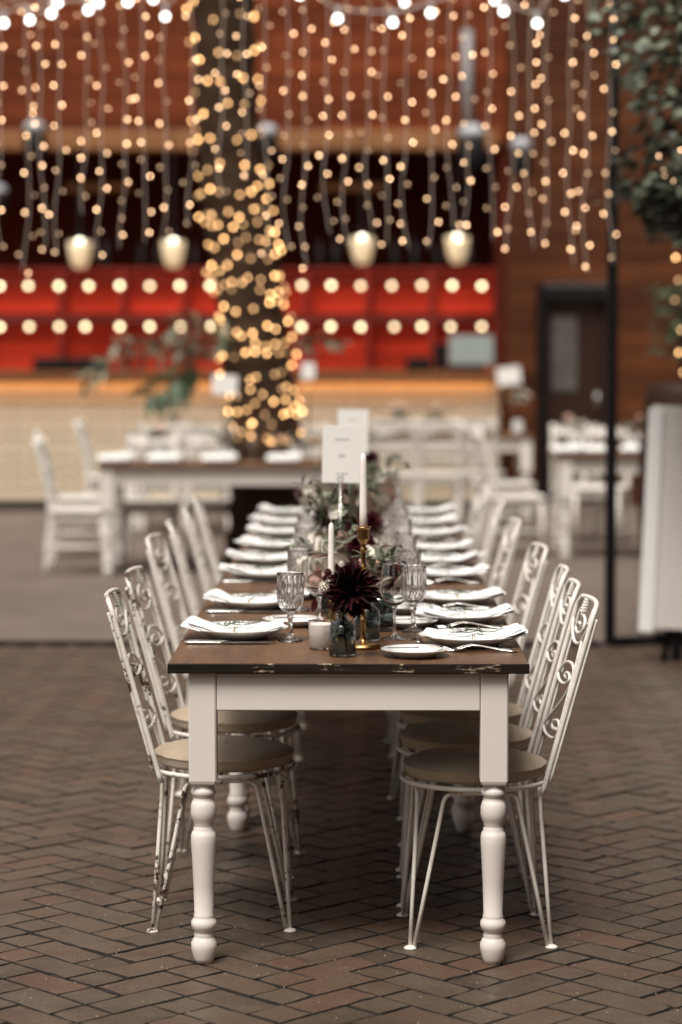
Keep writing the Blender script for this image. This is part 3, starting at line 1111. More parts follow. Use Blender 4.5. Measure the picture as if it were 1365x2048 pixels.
# climbing shrub low at the right edge
pl = thing('wall_shrub', 'green shrub against the plank wall at the right edge', 'shrub', (at(1375, 640, 17.5).x, 17.5, 0))
b = MB(); b.tube([(0, 0, 0), (.03, 0, .7), (-.02, .05, 1.5), (.02, 0, 2.4)], [.05, .04, .03, .015], 7); b.build('stem', M['bark'], pl)
b = MB()
for i in range(220):
    a = r3.uniform(0, 2 * pi); rr = r3.random() ** .5 * .24; z = r3.uniform(1.55, 2.05)
    d = Vector((cos(a), sin(a), r3.uniform(-.6, .4)))
    b.add(ivl[i % 4], Matrix.Translation((rr * cos(a), rr * sin(a), z)) @ d.to_track_quat('X', 'Z').to_matrix().to_4x4() @ Matrix.Scale(r3.uniform(.06, .11), 4))
o = b.build('foliage', M['leaf_dark'], pl); o['kind'] = 'stuff'

# ---- white board on a dark easel at the right edge
EY = 12.35
pL, pB, pT = at(1290, 1040, EY).x, at(1290, 1262, EY).z, at(1320, 818, EY).z
eas = thing('easel', 'dark easel with splayed feet under the white board', 'easel', (pL + .45, EY, 0))
b = MB(); b.tube([(-.36, -.10, .0), (-.12, .10, 1.5)], .016, 6); b.build('leg', M['black_steel'], eas)
b = MB(); b.tube([(.36, -.10, .0), (.12, .10, 1.5)], .016, 6); b.build('leg', M['black_steel'], eas)
b = MB(); b.tube([(0, .55, .0), (0, .12, 1.45)], .016, 6); b.build('leg', M['black_steel'], eas)
b = MB(); b.box((0, -.05, pB - .02), (.8, .06, .03), None, .003); b.build('ledge', M['black_steel'], eas)
b = MB(); b.box((-.29, -.06, .10), (.05, .05, .20), None, .004); b.build('foot', M['black_steel'], eas)
b = MB(); b.box((.05, -.05, .075), (.42, .16, .13), None, .01); b.build('weight', M['black_steel'], eas)
bd = thing('white_board', 'tall white board standing on the easel at the right edge', 'board', (pL + .45, EY - .045, pB))
b = MB(); b.box((0, 0, (pT - pB) / 2), (.88, .018, pT - pB), Matrix.Rotation(radians(3), 3, 'Y') @ Matrix.Rotation(radians(-6), 3, 'X'), .003); b.build('panel', M['board_paint'], bd)
b = MB(); b.box((-.425, -.018, (pT - pB) / 2 + .005), (.075, .012, pT - pB), Matrix.Rotation(radians(3), 3, 'Y') @ Matrix.Rotation(radians(-6), 3, 'X'), .003); b.build('border', M['porcelain'], bd)

# ================================================================== WHITE WOODEN CHAIRS AND TABLES (background)
def wooden_chair(label, x, y, rz):
    """faces +X, back at -X"""
    t = thing('wooden_chair', label, 'chair', (x, y, 0), rz, 'white wooden chairs')
    m = M['white_wood']
    if not WC:
        b = MB(); b.box((0, 0, .455), (.43, .42, .035), None, .012); WC['seat'] = [b.mesh('seat', m)]
        b = MB(); b.box((0, 0, .405), (.37, .36, .06), None, .006); WC['seat_frame'] = [b.mesh('seat_frame', m)]
        WC['leg'] = []
        for s in (-1, 1):
            b = MB(); b.tube([(.19, s * .18, 0), (.185, s * .175, .43)], [.017, .023], 8); WC['leg'].append(b.mesh('leg', m))
            b = MB(); b.tube(crom([(-.23, s * .18, 0), (-.19, s * .18, .3), (-.19, s * .18, .47), (-.235, s * .18, .72), (-.30, s * .18, .96)], 3), .021, 8); WC['leg'].append(b.mesh('leg', m))
        WC['back_rail'] = []
        for z, xx, h in ((.90, -.285, .085), (.72, -.24, .05), (.60, -.212, .04)):
            b = MB(); b.box((xx, 0, z), (.022, .34, h), Matrix.Rotation(radians(-14), 3, 'Y'), .005); WC['back_rail'].append(b.mesh('back_rail', m))
        b = MB(); b.tube([(.188, -.178, .2), (-.2, -.178, .2)], .011, 6); b.tube([(.188, .178, .2), (-.2, .178, .2)], .011, 6); b.tube([(0, -.178, .2), (0, .178, .2)], .011, 6)
        WC['stretcher'] = [b.mesh('stretcher', m)]
    for k, l in WC.items():
        for me in l:
            link(k, me, t)
    return t


WC = {}
LEG = [(0, 0), (.022, 0), (.027, .012), (.0335, .038), (.0335, .052), (.027, .064), (.0245, .068), (.0262, .072), (.0245, .077), (.024, .082),
       (.030, .088), (.0335, .098), (.0325, .108), (.027, .115), (.0262, .119), (.0270, .122), (.0246, .126), (.027, .20), (.0305, .27), (.0328, .305), (.0330, .325), (.030, .336),
       (.0262, .340), (.0268, .345), (.0245, .349), (.024, .353), (.0262, .357), (.0255, .361), (.0305, .368), (.0335, .385), (.0330, .402), (.029, .415), (.0262, .418), (.0268, .422),
       (.0250, .426), (.030, .431), (.0325, .438), (.030, .446), (.0262, .450), (.0262, .458), (0, .458)]


def long_table(name, label, x0, x1, y0, y1, top=.7885, thick=.026, mat_paint='table_paint', inset=.022, leg_inset=.052, plain=False, rz=0):
    cx, cy_ = (x0 + x1) / 2, (y0 + y1) / 2
    t = thing(name, label, 'table', (cx, cy_, 0), rz)
    W, D = x1 - x0, y1 - y0
    b = MB()
    b.mi = 0
    b.box((0, 0, top - thick / 2), (W, D, thick), None, .0025)
    # the top face takes the wood, every other face the dark edge
    for i, f in enumerate(b.f):
        zz = sum(b.v[k].z for k in f) / len(f)
        b.m[i] = 0 if (zz > top - .0012) else 1
    b.build('tabletop', [M['table_wood'], M['table_edge']], t)
    P = .071
    lx, ly = W / 2 - leg_inset - P / 2, D / 2 - inset - P / 2
    b = MB()
    b.lathe(LEG, 32)
    # square post with its lower corners rounded over
    bev = .004
    def ring(z, sc_, bz):
        pts = []
        h = P / 2 * sc_
        for sx, sy in ((1, 1), (-1, 1), (-1, -1), (1, -1)):
            for (a, c) in (((1, 0), (0, 1)) if sx * sy > 0 else ((0, 1), (1, 0))):
                pts.append(Vector((sx * (h - bev * c), sy * (h - bev * a), z + (bz if True else 0))))
        return pts
    zt = .7725 - thick - .001
    kz = (top - thick - .001) / zt
    n0 = len(b.v)
    rings = [ring(.458, .72, 0), ring(.4595, .84, 0), ring(.463, .94, 0), ring(.470, 1.0, 0), ring(zt, 1.0, 0)]
    for rg in rings:
        b.v += rg
    for a in range(len(rings) - 1):
        for k in range(8):
            j = (k + 1) % 8
            b.face((n0 + a * 8 + k, n0 + a * 8 + j, n0 + a * 8 + 8 + j, n0 + a * 8 + 8 + k), False)
    b.face([n0 + k for k in range(8)][::-1])
    me = b.mesh('leg', M[mat_paint])
    fm = MB(); fm.lathe([(0, -.001), (.019, -.001), (.019, .003), (0, .003)], 14); fmm = fm.mesh('foot_pad', M['black_steel'])
    for sx in (-1, 1):
        for sy in (-1, 1):
            lg = link('leg', me, t, (sx * lx, sy * ly, .001), None, (1, 1, kz)); link('foot_pad', fmm, lg)
    ah = .098
    za = top - thick - ah / 2 - .001
    for sy in (-1, 1):
        b = MB(); b.box((0, 0, 0), (2 * lx - P - .003, .022, ah), None, .003); b.build('apron', M[mat_paint], t, loc=(0, sy * (ly + P / 2 - .0135), za))
    for sx in (-1, 1):
        b = MB(); b.box((0, 0, 0), (.022, 2 * ly - P - .003, ah), None, .003); b.build('apron', M[mat_paint], t, loc=(sx * (lx + P / 2 - .016), 0, za))
    return t


TZ = .7885
TX0, TX1, TY0 = -.4905, .4330, 6.12
long_table('dining_table', 'white farmhouse table with turned legs and dark edged brown top nearest the camera', TX0, TX1, TY0, 7.95)
long_table('dining_table', 'middle table of the long row, under the tallest flowers', TX0 + .004, TX1 - .004, 7.955, 10.05)
long_table('dining_table', 'far end table of the long row, nearest the light curtain', TX0 + .002, TX1 - .003, 10.055, 12.2)


def white_table(label, x0, x1, y0, y1, top):
    t = thing('white_table', label, 'table', ((x0 + x1) / 2, (y0 + y1) / 2, 0), 0, 'white tables in the background')
    W, D = x1 - x0, y1 - y0
    b = MB(); b.box((0, 0, top - .015), (W, D, .03), None, .004); b.build('tabletop', M['table_wood'], t)
    for s_ in (-1, 1):
        b = MB(); b.box((0, s_ * (D / 2 - .06), top - .09), (W - .14, .022, .115)); b.build('apron', M['white_wood'], t)
        b = MB(); b.box((s_ * (W / 2 - .06), 0, top - .09), (.022, D - .14, .115)); b.build('apron', M['white_wood'], t)
    for sx in (-1, 1):
        for sy in (-1, 1):
            b = MB(); b.lathe(LEG, 12); b.box((0, 0, (top - .03 + .458) / 2), (.085, .085, top - .03 - .458), None, .004)
            for v in b.v:
                v.x *= 1.15; v.y *= 1.15
            b.build('leg', M['white_wood'], t, loc=(sx * (W / 2 - .07), sy * (D / 2 - .07), 0))
    return t


xl = at(198, 900, 17.0).x
white_table('white table at the left in front of the lit tree', xl, xl + 1.75, 16.85, 17.7, .79)
xr = at(1095, 900, 18.3).x + .07
white_table('white table at the right seen past the black frame', xr, xr + 1.6, 18.2, 19.05, .80)
white_table('white table in front of the bar behind the candle', at(700, 860, 22.4).x, at(1068, 860, 22.4).x, 22.3, 23.1, .80)
wooden_chair('white wooden chair seen side on at the left end of the left table', at(160, 1000, 17.1).x, 17.15, 0)
wooden_chair('white wooden chair tucked behind the leftmost chair', at(150, 1000, 18.4).x, 18.5, .15)
wooden_chair('white wooden chair on the far side of the left table, left one', at(300, 1000, 18).x, 17.95, -pi / 2)
wooden_chair('white wooden chair on the far side of the left table beside the trunk', at(430, 1000, 18).x, 18.0, -pi / 2 + .1)
wooden_chair('white wooden chair at the left end of the right table', at(1030, 1000, 18.6).x, 18.65, 0.1)
wooden_chair('white wooden chair in front of the right table, half hidden by the garden chairs', at(1010, 1000, 20.2).x, 20.4, .3)
wooden_chair('white wooden chair far behind beside the doorway', at(1150, 1000, 20.3).x, 20.1, -pi / 2)
wooden_chair('white wooden chair beyond the black frame near the doorway', at(1200, 1000, 20.0).x, 19.9, -pi / 2 - .3)
wooden_chair('white wooden chair at the left end of the table before the bar', at(790, 1000, 21.9).x, 22.1, pi / 2)
wooden_chair('white wooden chair at the middle of the table before the bar', at(880, 1000, 21.9).x, 22.05, pi / 2)
wooden_chair('white wooden chair at the right end of the table before the bar', at(960, 1000, 21.9).x, 22.1, pi / 2 - .2)
wooden_chair('white wooden chair at the right edge behind the white board', at(1322, 800, 18.0).x + .16, 18.0, 0.0)
white_table('white table behind the trunk, before the left part of the bar', at(255, 880, 21.2).x, at(640, 880, 21.2).x, 21.1, 21.9, .79)
wooden_chair('white wooden chair at the left end of the table behind the trunk', at(225, 1000, 21.5).x, 21.5, 0.0)
wooden_chair('white wooden chair before the table behind the trunk, left one', at(330, 1000, 20.8).x, 20.85, pi / 2)
wooden_chair('white wooden chair before the table behind the trunk, right one', at(410, 1000, 20.8).x, 20.9, pi / 2 + .15)
wooden_chair('white wooden chair just right of the trunk before the far table', at(620, 1000, 20.8).x, 20.85, pi / 2 - .1)
# dark barrel behind the board
p = at(1372, 760, 16.8)
b = MB(); b.lathe([(0, 0), (.26, 0), (.30, .2), (.325, .55), (.32, .9), (.28, 1.28), (.26, 1.36), (.25, 1.36), (.25, 1.33), (0, 1.33)], 24)
o = b.build('barrel', M['brown_leather'], None, loc=(p.x, p.y, 0)); tag(o, 'dark brown barrel above the white board at the right edge', 'barrel')

# ---- things on the background tables and the bar
pm = MB(); pm.lathe([(0, .002), (.075, 0), (.085, .004), (.13, .022), (.135, .024), (.128, .022), (.085, .008), (0, .007)], 28)
plate_me = pm.mesh('dinner_plate', M['porcelain'])
def bg_plate(label, px, Y, top, sz=1.0):
    p = at(px, 900, Y)
    return tag(link('dinner_plate', plate_me, None, (p.x, Y, top + .001), None, sz), label, 'plate', 'plates on the background tables')
def bg_napkin(label, px, Y, z, rz):
    b = MB(); b.box((0, 0, .022), (.26, .10, .044), None, .018)
    for v in b.v:
        v.z += .012 * sin(v.x * 22) + .012 * mnoise.noise(v * 20)
    return tag(b.build('napkin', M['napkin'], None, loc=(at(px, 900, Y).x, Y, z), rot=(0, 0, rz)), label, 'napkin', 'napkins on the background tables')
def bg_vase(label, px, Y, top, seed, reds=2, h=.16):
    r = random.Random(seed)
    p = at(px, 880, Y)
    t = thing('vase_of_flowers', label, 'flowers', (p.x, Y, top + .001), 0, 'flower vases in the background')
    b = MB(); b.lathe([(0, 0), (.045, 0), (.05, .02), (.048, .10), (.04, .13), (.036, .13), (.044, .10), (.045, .02), (0, .008)], 14); b.build('vase', M['porcelain'], t)
    for k in range(9):
        a = r.uniform(0, 2 * pi); rr = r.uniform(.02, .10)
        mat = 'burgundy' if k < reds else r.choice(('ivory_petal', 'ivory_petal', 'blush'))
        f = flower_blob(r.uniform(.026, .042), r)
        f.build('bloom', M[mat], t, loc=(rr * cos(a), rr * sin(a), h + r.uniform(-.03, .08)))
    b = MB()
    for k in range(26):
        a = r.uniform(0, 2 * pi); d = Vector((cos(a), sin(a), r.uniform(-.1, 1.2)))
        b.add(leaf_blade(r.uniform(.08, .16), .03, .2), Matrix.Translation((0, 0, h - .03)) @ d.to_track_quat('X', 'Z').to_matrix().to_4x4())
    o = b.build('leaves', M['leaf_sage'], t); o['kind'] = 'stuff'
    return t


def flower_blob(R, r):
    """rose: nested rings of cupped petals"""
    b = MB()
    for ring_, (n, rr, tilt, L) in enumerate(((4, .12, 1.45, .72), (5, .26, 1.28, .85), (7, .42, 1.05, .95), (8, .58, .78, 1.0), (9, .74, .42, .95))):
        for k in range(n):
            a = 2 * pi * (k + .5 * (ring_ % 2)) / n + r.uniform(-.15, .15)
            W_ = 2.2 * R * max(rr, .3) * sin(pi / n) * 1.9
            def fn(u, v, a=a, rr=rr, tilt=tilt, L=L, W_=W_):
                s = (v - .5) * 2
                ww = W_ * (0.35 + .65 * sin(pi * (.15 + .62 * u)))
                rad = R * (rr * .35 + cos(tilt) * L * u * .9 - .10 * s * s)
                z = R * (sin(tilt) * L * u - .25 + .1 * ring_ * 0) - R * .25 * (u > .8) * (u - .8) * 5 * (ring_ > 1)
                x, y = rad, s * ww / 2
                return (x * cos(a) - y * sin(a), x * sin(a) + y * cos(a), z)
            b.grid(fn, 4, 4)
    return b


bg_plate('white plate at the left corner of the left table', 232, 17.05, .79)
bg_napkin('white napkin on the plate at the left corner of the left table', 232, 17.05, .81, .2)
bg_plate('second white plate along the left table', 330, 17.05, .79)
bg_napkin('white napkin on the second plate of the left table', 330, 17.05, .81, -.1)
bg_plate('third white plate along the left table', 440, 17.05, .79)
bg_napkin('white napkin on the third plate of the left table', 440, 17.05, .81, .1)
bg_plate('rightmost white plate along the left table', 570, 17.05, .79)
bg_napkin('white napkin on the rightmost plate of the left table', 570, 17.05, .81, 0)
bg_plate('white plate at the near corner of the right table', 1135, 18.4, .80)
bg_napkin('white napkin at the near corner of the right table', 1135, 18.4, .82, .1)
bg_plate('white plate of the right table beside the black frame', 1200, 18.4, .80)
bg_napkin('white napkin of the right table beside the black frame', 1200, 18.4, .82, -.2)
bg_plate('white plate of the right table past the black frame', 1275, 18.45, .80)
bg_napkin('white napkin of the right table past the black frame', 1275, 18.45, .82, 0)
for i, px in enumerate((770, 850, 935)):
    bg_napkin('white napkin on the table before the bar, %s from the candle' % ORD[i], px, 22.5, .80, .1 * i)
for i, px in enumerate((300, 380, 460, 590)):
    bg_napkin('white napkin on the table behind the trunk, %s from the left' % ORD[i], px, 21.35, .79, .1 * i)
bg_vase('vase of pale flowers on the table behind the trunk', 350, 21.6, .79, 12, 0, .2)
bg_vase('vase with a dark red bloom on the left table', 448, 17.3, .79, 3, 3)
bg_vase('vase of pale flowers on the left table below the tree', 590, 17.35, .79, 4, 1)
bg_vase('vase with sprigs on the left part of the left table', 322, 17.35, .79, 8, 0, .20)
bg_vase('vase of pale flowers at the left of the right table', 1150, 18.6, .80, 5, 0, .2)
bg_vase('vase with a dark bloom seen past the black frame', 1262, 18.6, .80, 6, 2, .2)
bg_vase('vase of flowers on the table before the bar, left one', 800, 22.6, .80, 7, 1, .2)
bg_vase('vase of flowers on the table before the bar, right one', 868, 22.6, .80, 9, 1, .2)
bg_vase('tall vase of white flowers near the right end of the bar', 1036, 22.6, .80, 10, 0, .33)
def tent_card(label, px, py, Y, w_, h_, z0, tilt):
    p = at(px, py, Y)
    t = thing('sign_card', label, 'sign', (p.x, Y, 0), 0, 'white sign cards in the background')
    b = MB(); b.box((0, 0, p.z), (w_, .012, h_), Matrix.Rotation(tilt, 3, 'Y'), .002); b.build('card', M['paper'], t)
    b = MB(); b.tube([(0, .01, z0), (0, .01, p.z)], .008, 5); b.lathe([(0, z0), (.05, z0), (.05, z0 + .012), (0, z0 + .014)], 12); b.build('stem', M['brass'], t)
tent_card('white card on a stand, tilted, near the right end of the bar', 1018, 752, 22.4, .22, .165, .801, -.12)
tent_card('white card standing before the left side of the tree', 450, 770, 17.25, .18, .14, .791, .05)
tent_card('small white card just right of the tree', 617, 742, 17.5, .10, .12, .791, 0)
# till on the bar
p = at(935, 742, 23.95)
t = thing('till', 'grey green till screen on the bar near its right end', 'till', (p.x, 23.95, BZ))
b = MB(); b.box((.04, 0, .20), (.44, .05, .30), Matrix.Rotation(radians(-12), 3, 'X'), .01); b.build('screen', M['grey_plastic'], t)
b = MB(); b.box((0, .06, .03), (.36, .26, .058), None, .01); b.tube([(0, .05, .05), (0, .02, .18)], .03, 8); b.build('base', M['black_steel'], t)
b = MB(); b.box((-.26, .02, .14), (.14, .12, .27), None, .01); b.build('printer', M['black_steel'], t)
for i, (px, lab) in enumerate(((105, 'left dark box on the bar under the red crates'), (180, 'dark box on the bar beside the left dark box'), (838, 'dark box on the bar left of the till'))):
    p = at(px, 742, 23.9)
    b = MB(); b.box((0, 0, .06), (.36 if i < 2 else .26, .2, .12), None, .015); b.box((.02, 0, .125), (.28 if i < 2 else .18, .16, .014), None, .004)
    tag(b.build('bar_box', M['black_steel'], None, loc=(p.x, 23.9, BZ + .0005)), lab, 'box', 'dark boxes on the bar')

# ================================================================== IRON GARDEN CHAIRS ALONG THE LONG TABLE
ROD = .0057
RINGR, SEATZ = .200, .427


def back_point(u, v):
    """u across the back (-.17 .. .17), v up from the seat ring (0 .. .485): leaning, slightly bowed"""
    bow = .018 * (1 - (u / .17) ** 2)
    return Vector((-.168 - .134 * (v / .485) - bow, u, SEATZ + v * .99))


def B2(pts, n=5):
    return [back_point(p.x, p.y) for p in crom([(u, v, 0) for u, v in pts], n)]


def spiral(cu, cv, r0, turns, a0, sgn, n=18):
    return [(cu + r0 * (1 - .80 * k / n) * cos(a0 + sgn * 2 * pi * turns * k / n), cv + r0 * (1 - .80 * k / n) * sin(a0 + sgn * 2 * pi * turns * k / n)) for k in range(n + 1)]


CH = {}
def chair_meshes(matname, mirror=False):
    m = M[matname]
    d = []
    # round seat ring
    b = MB(); b.tube([(RINGR * cos(a), RINGR * sin(a), SEATZ) for a in [2 * pi * k / 40 for k in range(40)]], .0068, 8, closed=True)
    b.tube([(RINGR * .0 - .14, 0, SEATZ - .002), (.14, 0, SEATZ - .002)], .004, 6); b.tube([(0, -RINGR + .004, SEATZ - .002), (0, RINGR - .004, SEATZ - .002)], .004, 6)
    d.append(('seat_ring', b.mesh('seat_ring', m)))
    # outer back frame: inverted U down to the ring
    pts = [(-.165, -.02), (-.167, .10), (-.168, .25), (-.169, .40), (-.166, .455), (-.150, .477), (-.125, .485), (0, .487), (.125, .485), (.150, .477), (.166, .455), (.169, .40), (.168, .25), (.167, .10), (.165, -.02)]
    b = MB(); b.tube(B2(pts, 4), .0072, 8); d.append(('back_frame', b.mesh('back_frame', m)))
    sg = -1 if mirror else 1
    def U(fu):
        return sg * (-.168 + .336 * fu)
    def rod(pts, r, name, n=4):
        b = MB(); b.tube(B2([(U(f), v) for f, v in pts], n), r, 7); d.append((name, b.mesh(name, m)))
    # big J with its diagonal, spiral, inner bar, S scrolls: flat bar ironwork between the posts
    rod([(.0, .425), (.05, .395), (.13, .372), (.25, .360), (.42, .366), (.55, .395), (.70, .431), (.78, .470)], .0049, 'scroll')
    rod([(.20, .437), (.30, .434), (.38, .420), (.37, .398), (.27, .387), (.16, .391), (.13, .405), (.19, .414), (.25, .409)], .0047, 'scroll')
    rod([(.47, .378), (.51, .336), (.55, .27), (.60, .17), (.64, .08), (.66, -.012)], .0050, 'back_bar')
    rod([(.0, .262), (.07, .287), (.18, .303), (.34, .304), (.48, .292), (.53, .27)], .0047, 'scroll')
    rod([(.0, .275), (.05, .255), (.17, .245), (.32, .249), (.40, .262), (.36, .274), (.25, .276), (.20, .268), (.26, .263)], .0047, 'scroll')
    rod([(.54, .262), (.42, .220), (.13, .153), (.03, .122), (.08, .106), (.22, .098), (.45, .103), (.60, .124), (.56, .142), (.42, .150), (.28, .143), (.25, .130), (.34, .123), (.42, .129)], .0047, 'scroll')
    for s_ in (-1, 1):
        # doubled rod behind each post, clips to the inner bar
        b = MB(); b.tube([p + Vector((-.0115, 0, 0)) for p in B2([(s_ * .166, .005), (s_ * .168, .2), (s_ * .168, .40), (s_ * .165, .452)], 4)], .0042, 6); d.append(('post_rod', b.mesh('post_rod', m)))
    b = MB(); b.tube([back_point(U(.52), .325), back_point(U(1.0), .325)], .0042, 6); d.append(('clip', b.mesh('clip', m)))
    b = MB(); b.tube([back_point(U(.58), .21), back_point(U(1.0), .21)], .0042, 6); d.append(('clip', b.mesh('clip', m)))
    for (f0, v0, f1, v1, nn) in ((.22, .440, .27, .480, 5), (.66, .420, .80, .468, 6)):
        b = MB()
        for k in range(nn):
            u, v = U(f0 + (f1 - f0) * k / nn), v0 + (v1 - v0) * k / nn
            p = back_point(u, v)
            for q in (-1, 1):
                e = back_point(u + q * .022, v + .010)
                b.tube([p, (p + e) / 2 + Vector((.003, 0, .003)), e], [.003, .0052, .0015], 6)
        d.append(('leaf_ornament', b.mesh('leaf_ornament', m)))
    # four hairpin arches, one along each side; two rods meet at each foot
    F, Z = .188, SEATZ - .016
    for k in range(4):
        R = Matrix.Rotation(k * pi / 2, 3, 'Z')
        e = .010
        pts = [(-F + e, -F, .004), (-.150, -.170, .25), (-.104, -.1655, Z - .045), (-.095, -.165, Z - .012), (-.070, -.165, Z), (0, -.165, Z), (.070, -.165, Z), (.095, -.165, Z - .012), (.104, -.1655, Z - .045), (.150, -.170, .25), (F - e, -F, .004)]
        P = []
        P += [Vector(pts[0]), Vector(pts[0]).lerp(Vector(pts[2]), .5)]
        P += crom(pts[2:9], 4)
        P += [Vector(pts[8]).lerp(Vector(pts[10]), .5), Vector(pts[10])]
        b = MB(); b.tube([R @ p for p in P], ROD, 8)
        # short strut up to the ring
        for s in (-1, 1):
            b.tube([R @ Vector((s * .055, -.165, Z)), R @ Vector((s * .06, -.189, SEATZ - .003))], .0045, 6)
        d.append(('leg', b.mesh('leg', m)))
    for sx in (-1, 1):
        for sy in (-1, 1):
            b = MB(); b.lathe([(0, .0005), (.0165, .0005), (.018, .003), (.014, .007), (.009, .009), (0, .010)], 14, (sx * F, sy * F, 0)); d.append(('foot', b.mesh('foot', m)))
    return d


def cushion_mesh(seed):
    r = random.Random(seed)
    b = MB()
    R, T = .194, .064
    prof = [(0, .002), (R * .5, .001), (R * .88, .003), (R * .965, .009), (R * .985, .018), (R * .990, .034), (R * 1.0, .0385), (R * 1.008, .0405), (R * 1.008, .043), (R * .996, .0445), (R * .97, .0495), (R * .90, .0565), (R * .75, .062), (R * .5, .0655), (R * .25, .067), (0, .067)]
    a0, a1 = r.uniform(0, 6), r.uniform(0, 6)
    b.lathe(prof, 40, mod=lambda a, k, z: 1 + .008 * sin(3 * a + a0) + .006 * sin(7 * a + a1))
    for v in b.v:
        a_ = math.atan2(v.y, v.x); rr_ = hypot(v.x, v.y)
        if rr_ > R * .8 and v.z > .03:
            v.z += .0012 * sin(23 * a_ + seed) * (rr_ / R)
        if v.z > .044:
            v.z += .005 * mnoise.noise(Vector((v.x * 9 + seed, v.y * 9, 0)))
    for v in b.v:
        v.z *= .84
    b2 = MB(); b2.lathe([(0, .0545), (.007, .0545), (.008, .0572), (.004, .0595), (0, .060)], 10); b.add(b2)
    return b.mesh('seat_cushion', M['linen'])


cm = [cushion_mesh(i) for i in range(3)]
rx = .316
right_y = [6.52, 7.00, 7.47, 8.30, 9.55, 10.70, 11.90]
left_y = [6.70, 7.37, 8.72, 9.47, 10.28, 11.0]
rnd = random.Random(9)
for side, ys in (('right', right_y), ('left', left_y)):
    for i, y in enumerate(ys):
        mat = ('iron_worn' if i in (0, 1) else 'iron_light') if side == 'left' else ('iron_clean' if i != 3 else 'iron_light')
        if (mat, side) not in CH:
            CH[mat, side] = chair_meshes(mat, side == 'left')
        if side == 'right':
            x, rz = rx + rnd.uniform(-.008, .008), pi + radians(2 if i == 0 else rnd.uniform(-2, 5))
            if i == 0: x = rx
        else:
            x, rz = -.380 - (.012 if i == 1 else .0) - (.055 if i > 1 else 0) + rnd.uniform(-.012, .012), radians(1 if i == 0 else rnd.uniform(-5, 4))
        if i == 0:
            lab = ('clean white iron garden chair nearest the camera on the right of the table' if side == 'right' else 'rusty chipped white iron garden chair nearest the camera on the left')
        else:
            lab = 'white iron scroll back chair, %s from the camera on the %s of the table' % (ORD[i], side)
        c = thing('garden_chair', lab, 'chair', (x, y, 0), rz, 'iron garden chairs along the long table')
        for nm, me in CH[mat, side]:
            link(nm, me, c)
        o = link('seat_cushion', cm[i % 3], None, (x + (.004 if side == 'left' else -.004), y, SEATZ + .0065), (0, 0, rz + i))
        tag(o, 'tan linen round cushion on the %s chair from the camera, %s side' % (ORD[i], side), 'cushion', 'tan seat cushions')

# ================================================================== TABLEWARE
TT = TZ + .0006
# deeper dinner plate and bread plate
b = MB(); b.lathe([(0, .003), (.070, .003), (.073, 0), (.078, 0), (.082, .004), (.100, .011), (.128, .0235), (.1375, .0275), (.139, .0290), (.1365, .0292), (.118, .0215), (.098, .0135), (.080, .008), (0, .0075)], 48)
DPM = b.mesh('dinner_plate', M['porcelain'])
b = MB(); b.lathe([(0, .003), (.046, .003), (.048, 0), (.052, 0), (.055, .003), (.068, .010), (.086, .0178), (.0895, .0195), (.090, .0208), (.0875, .021), (.072, .0145), (.054, .007), (0, .0065)], 40)
BPM = b.mesh('bread_plate', M['porcelain'])


